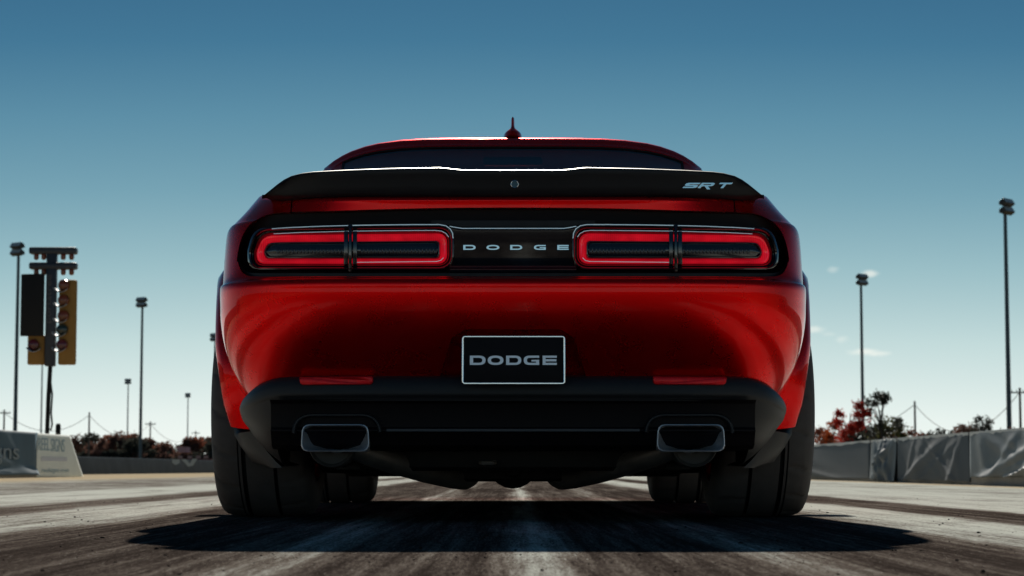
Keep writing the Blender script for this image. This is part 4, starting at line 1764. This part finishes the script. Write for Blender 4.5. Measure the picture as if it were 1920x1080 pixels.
for px, py, mt in ((120, 535, 'lamp_amber'), (119.5, 563, 'lamp_amber'), (119, 592, 'lamp_amber'), (117, 618, 'lamp_green'), (116.5, 646.5, 'lamp_red'), (63, 646.5, 'lamp_red')):
    p = P(px, py, YT)
    s_ = -1 if px < 90 else 1
    lp = [[(p.x + r_ * math.cos(a), y, p.z + r_ * math.sin(a)) for a in [2 * math.pi * k / 24 for k in range(24)]] for r_, y in ((.094, YT + .02), (.100, YT - .03), (.088, YT - .07), (.045, YT - .09), (.01, YT - .095))]
    lamp = finish('lamp', loft(lp, True, True), M[mt], tree)
    V = []
    for k in range(13):
        a = R(200 + 130 * k / 12)
        V.append([(p.x - s_ * .03 + .115 * math.cos(a), YT - .01, p.z + .005 + .115 * math.sin(a)), (p.x - s_ * .03 + .13 * math.cos(a), YT - .17, p.z - .015 + .12 * math.sin(a))])
    hd = finish('visor', loft(V, closed=False), M['visor'], lamp)
    md = hd.modifiers.new('t', 'SOLIDIFY')
    md.thickness = .006
tag(tree, 'black starting light tower with amber lamps and ochre boards behind the left banner', 'race lights')
p = P(108.5, 815, YT + .5)
e = tube('post', [(p.x, YT + .5, gz(p.x)), (p.x, YT + .5, P(0, 797, YT).z), (p.x, YT + .5, P(0, 793, YT).z)], [.045, .045, .03], M['black_deep'], None, 12, loc=(p.x, YT + .5, gz(p.x)))
tag(e, 'short black post right of the starting light pole', 'post')

# ------------------------------------------------------------------ floodlight masts
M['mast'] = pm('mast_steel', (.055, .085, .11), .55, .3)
M['mast_pale'] = pm('galvanised_steel', (.55, .62, .64), .7)  # paler mast steel, distance fading put into its colour
M['flood'] = pm('floodlight_body', (.03, .032, .035), .5)
M['flood_glass'] = pm('floodlight_glass', (.55, .6, .6), .2, .4)


def mast_proto():
    e = empty('floodlight_mast', (0, 0, 0))
    tube('mast', [(0, 0, 0), (0, 0, 12), (0, 0, 24.2)], [.24, .20, .16], M['mast'], e, 14)
    for zz in (23.55, 24.3):
        box('crossarm', (0, 0, zz), (1.8, .3, .3), M['flood'], e, bevel=.02)
        for k in range(4):
            x = -.66 + k * .44
            bm = bmesh.new()
            rot = Matrix.Rotation(R(-32), 4, 'X')
            add_box(bm, (x, -.22, zz + .1), (.43, .55, .58), rot, .06)
            fl = finish('floodlight', from_bm(bm), M['flood'], e)
            bm = bmesh.new()
            add_box(bm, Vector((x, -.22, zz + .1)) + rot @ Vector((0, -.27, 0)), (.36, .02, .46), rot)
            finish('lens', from_bm(bm), M['flood_glass'], fl)
    return e


def copy_tree(o, parent=None):
    c = o.copy()
    COL.objects.link(c)
    c.parent = parent
    for ch in list(o.children):
        copy_tree(ch, c)
    return c


masts = [(1890, 193, 44.9, 50, 'tallest floodlight mast at the right edge of the picture'), (1616, 268, 44, 44, 'floodlight mast rising between the red and the bare tree on the right'),
         (30, 231, -53.7, -40, 'floodlight mast left of the starting lights'), (265, 305, -53, -35, 'floodlight mast between the starting lights and the car, darker than its neighbours'),
         (402, 386, -53.8, -35, 'floodlight mast half hidden behind the left rear tyre'), (240.5, 581, -104.5, -20, 'pale distant floodlight mast just left of the dark one'),
         (353, 690, -104.7, -20, 'pale distant floodlight mast nearest the car on the left'), (79, 473, -104.2, -20, 'pale distant mast behind the ochre board of the starting lights')]
proto = mast_proto()
for i, (px, Y, X, rz, lab) in enumerate(masts):
    o = proto if i == 0 else copy_tree(proto)
    o.location = (X, Y, gz(X))
    o.rotation_euler = (0, 0, R(rz))
    tag(o, lab, 'floodlight mast', 'floodlight masts round the track')
    if i >= 5:                       # far row takes the paler colour that stands for distance
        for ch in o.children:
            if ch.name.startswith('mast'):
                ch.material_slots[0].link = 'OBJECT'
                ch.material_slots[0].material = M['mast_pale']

# ------------------------------------------------------------------ utility poles and wires
M['wood'] = pm('pole_wood', (.09, .08, .075), .9, var=.3)
M['wire'] = pm('wire', (.05, .055, .06), .6)


def util(px, py, Y, lab, top=True):
    p = P(px, py, Y)
    z0 = gz(p.x)
    e = empty('utility_pole', (p.x, Y, z0))
    tube('pole', [(p.x, Y, z0), (p.x, Y, p.z)], [.19, .14], M['wood'], e, 10)
    if top:
        box('crossarm', (p.x, Y, p.z - .6), (2.2, .14, .16), M['wood'], e)
        for d in (-.95, -.4, .4, .95):
            tube('insulator', [(p.x + d, Y, p.z - .53), (p.x + d, Y, p.z - .28)], .06, M['wire'], e, 8)
    tag(e, lab, 'utility pole', 'utility poles beyond the track')
    return p


U = {}
for k, px, py, Y, lab, tp_ in (('a', 8, 768, 364, 'utility pole at the far left edge', True), ('b', 167.5, 773, 381, 'utility pole standing before the left tree line, right of the white sign', False), ('c', 282, 790, 444, 'utility pole just right of the dark floodlight mast', True),
                               ('d', 367, 808, 560, 'utility pole above the trees nearest the left rear tyre', True), ('e', 1715, 752, 308, 'utility pole in the gap right of the bare tree', False), ('f', 1912, 727, 263, 'utility pole at the right edge beside the tallest mast', True)):
    U[k] = util(px, py, Y, lab, tp_)


def wire(a, b, sag, lab, dz=-.5, r=.045):
    a, b = Vector(a), Vector(b)
    pts = []
    for k in range(25):
        t = k / 24
        p = a.lerp(b, t)
        p.z += dz - sag * 4 * t * (1 - t)
        pts.append(p)
    o = tube('power_line', pts, r, M['wire'], None, 6, loc=pts[0])
    tag(o, lab, 'wire', 'power lines beyond the track')


wire(U['a'], U['b'], 3.0, 'sagging power line between the two leftmost utility poles')
wire(U['b'], U['c'], 3.2, 'sagging power line right of the white sign, crossing the dark mast')
wire(U['c'], U['d'], 3.0, 'sagging power line over the trees nearest the left rear tyre')
wire(U['e'], U['f'], 4.5, 'sagging power line between the two right hand utility poles')
wire((46, 330, 5.4), U['e'], 1.8, 'power line rising to the pole right of the bare tree')

# ------------------------------------------------------------------ trees
def leaf_mat(name, col, var=.5):
    m = pm(name, col, .7, 0, 0, .1, var=var, vscale=.9)
    nt = m.node_tree
    N, L = nodes_of(nt)
    b = nt.nodes['Principled BSDF']
    tr = N('ShaderNodeBsdfTranslucent')
    src = b.inputs['Base Color'].links[0].from_socket
    L(src, tr.inputs[0])
    mx = N('ShaderNodeMixShader', i_0=.4)
    L(b.outputs[0], mx.inputs[1])
    L(tr.outputs[0], mx.inputs[2])
    L(mx.outputs[0], nt.nodes['Material Output'].inputs[0])
    return m


LEAF = {'dark': leaf_mat('leaves_dark', (.055, .058, .048)), 'brown': leaf_mat('leaves_brown', (.15, .085, .068)), 'rust': leaf_mat('leaves_rust', (.26, .09, .055)),
        'red': leaf_mat('leaves_red', (.42, .045, .03)), 'green': leaf_mat('leaves_green', (.10, .105, .04)), 'orange': leaf_mat('leaves_orange', (.34, .075, .02))}
BARK = pm('bark', (.05, .042, .038), .9, var=.4, vscale=3)


def make_tree(x, y, h, w_, leaf, lab, seed, n=900, sparse=0.0, ls=None, clumps=14, name='tree', group='trees beyond the track', base=.25):
    r = random.Random(seed)
    z0 = gz(x) - .05
    e = empty(name, (x, y, z0))
    ls = ls or h * .035
    bm = bmesh.new()
    lean = r.uniform(-.05, .05) * h
    top = Vector((x + lean, y, z0 + h * .80))
    trunk = [Vector((x, y, z0)), Vector((x + lean * .2, y, z0 + h * .3)), Vector((x + lean * .6, y, z0 + h * .55)), top]
    add_tube(bm, trunk, [h * .028, h * .022, h * .014, h * .004], 8)
    cl = []
    for k in range(clumps):
        a = r.uniform(0, 6.283)
        t = r.uniform(base, 1)
        rad = w_ * .5 * math.sqrt(max(0.05, 1 - ((t - .45) / .62) ** 2)) * r.uniform(.35, 1)
        c = Vector((x + lean * t + rad * math.cos(a), y + rad * math.sin(a), z0 + h * (.12 + .86 * t)))
        cl.append((c, w_ * r.uniform(.10, .20) * (1 - sparse * .45)))
        s_ = trunk[1].lerp(trunk[3], max(0, t - .35))
        mid = s_.lerp(c, .5) + Vector((0, 0, h * .02))
        add_tube(bm, [s_, mid, c], [h * .011, h * .007, h * .002], 5, False)
        if sparse:
            for _ in range(3):
                d = Vector((r.uniform(-1, 1), r.uniform(-1, 1), r.uniform(0, 1.2))) * w_ * .14
                add_tube(bm, [c, c + d], [h * .003, h * .001], 4, False)
    finish('trunk', from_bm(bm), BARK, e)
    V, F = [], []
    for k in range(n):
        c, cr = cl[r.randrange(len(cl))]
        d = Vector((r.gauss(0, 1), r.gauss(0, 1), r.gauss(0, .8)))
        p = c + d * cr * .62
        s_ = ls * r.uniform(.5, 1.3)
        u = Vector((r.uniform(-1, 1), r.uniform(-1, 1), r.uniform(-1, 1))).normalized()
        v = u.orthogonal().normalized()
        b = len(V)
        V += [p - u * s_, p + v * s_ * .55, p + u * s_, p - v * s_ * .55]
        F.append((b, b + 1, b + 2, b + 3))
    finish('crown', from_py(V, F, normals=False), LEAF[leaf], e, smooth=0)
    tag(e, lab, 'tree' if name == 'tree' else 'shrub', group)
    return e


LT = [(150, 815, 'brown'), (168, 817, 'dark'), (186, 816, 'brown'), (205, 821, 'rust'), (222, 816, 'brown'), (238, 817, 'rust'), (252, 821, 'dark'), (270, 825, 'brown'), (288, 829, 'dark'), (306, 832, 'rust'), (322, 836, 'brown'),
      (342, 833, 'dark'), (358, 824, 'brown'), (374, 823, 'rust'), (390, 823, 'brown'), (408, 826, 'dark')]
WH = ['first', 'second', 'third', 'fourth', 'fifth', 'sixth', 'seventh', 'eighth', 'ninth', 'tenth', 'eleventh', 'twelfth', 'thirteenth', 'fourteenth', 'fifteenth', 'sixteenth']
CN = {'brown': 'brown', 'dark': 'dark evergreen', 'rust': 'rust coloured'}
rt = random.Random(77)
for i, (px, py, lf) in enumerate(LT):
    Y = 420 + rt.uniform(-25, 25)
    p = P(px, py, Y)
    make_tree(p.x, Y, p.z - gz(p.x), 4.4 + rt.uniform(-.4, .8), lf, '%s autumn tree, %s from the white sign in the left tree line' % (CN[lf], WH[i]), 100 + i, n=1500, ls=.36, clumps=26, base=.0)
# lower growth in front of the tree line
for i in range(12):
    px = 158 + i * 21
    Y = 395
    p = P(px, 846 + rt.uniform(-5, 5), Y)
    make_tree(p.x, Y, max(p.z - gz(p.x), 1.5), 3.4, rt.choice(['dark', 'brown', 'dark']), '%s low shrub from the left in front of the left tree line' % WH[i], 300 + i, n=700, ls=.3, clumps=16, name='shrub', group='shrubs before the left tree line', base=.0)

RT = [(1590, 744, 150, 2.6, 'red', 'red leaved autumn tree behind the right wall', 1500, .25), (1560, 790, 160, 2.0, 'orange', 'low orange red bush at the foot of the red tree', 900, 0), (1543, 800, 170, 2.2, 'rust', 'small rust coloured tree against the right rear tyre', 700, 0),
      (1654, 737, 150, 3.0, 'dark', 'tall half bare dark tree right of the red tree', 800, .7), (1672, 782, 152, 2.6, 'green', 'bushy olive green tree under the half bare tree', 1000, 0), (1640, 800, 165, 2.6, 'dark', 'dark low bush between the red and the half bare tree', 700, 0),
      (1838, 778, 150, 2.4, 'dark', 'rounded dark green tree left of the tallest mast', 1000, .1), (1812, 796, 155, 2.2, 'brown', 'low brown tree beside the rounded dark tree', 700, 0)]
for i, (px, py, Y, w_, lf, lab, n_, sp) in enumerate(RT):
    p = P(px, py, Y)
    make_tree(p.x, Y, p.z - gz(p.x), w_, lf, lab, 500 + i, n=int(n_ * 1.6), sparse=sp, ls=.13, clumps=18, base=.05)
for i in range(14):
    px = 1535 + i * 30
    Y = 165
    p = P(px, 812 + rt.uniform(-6, 4) - (6 if i > 9 else 0), Y)
    make_tree(p.x, Y, p.z - gz(p.x), 2.4, rt.choice(['dark', 'brown', 'dark', 'rust']), '%s low shrub from the car in the hedge above the right wall' % WH[i], 600 + i, n=900, ls=.15, clumps=16, name='shrub', group='shrubs above the right wall', base=0)

# ------------------------------------------------------------------ small building beyond the far wall
YB = 380
bl = empty('building', (P(352, 860, YB).x, YB, 0))
a, b = P(331, 862, YB), P(396, 849, YB)
box('wall', ((a.x + b.x) / 2, YB + 2, 1.0), (b.x - a.x, 4, 2.2), pm('shed_wall', (.10, .03, .032), .8), bl)
a, b = P(333, 848, YB), P(350, 838, YB)
box('roof', ((a.x + b.x) / 2, YB + 2, (a.z + b.z) / 2), (b.x - a.x, 4.2, b.z - a.z), pm('shed_roof', (.38, .22, .26), .7), bl)
for px in (338, 356, 372, 386):
    p = P(px, 857, YB)
    box('window', (p.x, YB - .03, p.z), (.8, .05, .5), pm('shed_window', (.3, .16, .16), .3), bl)
tag(bl, 'low dark red building beyond the far wall next to the left rear tyre', 'building')
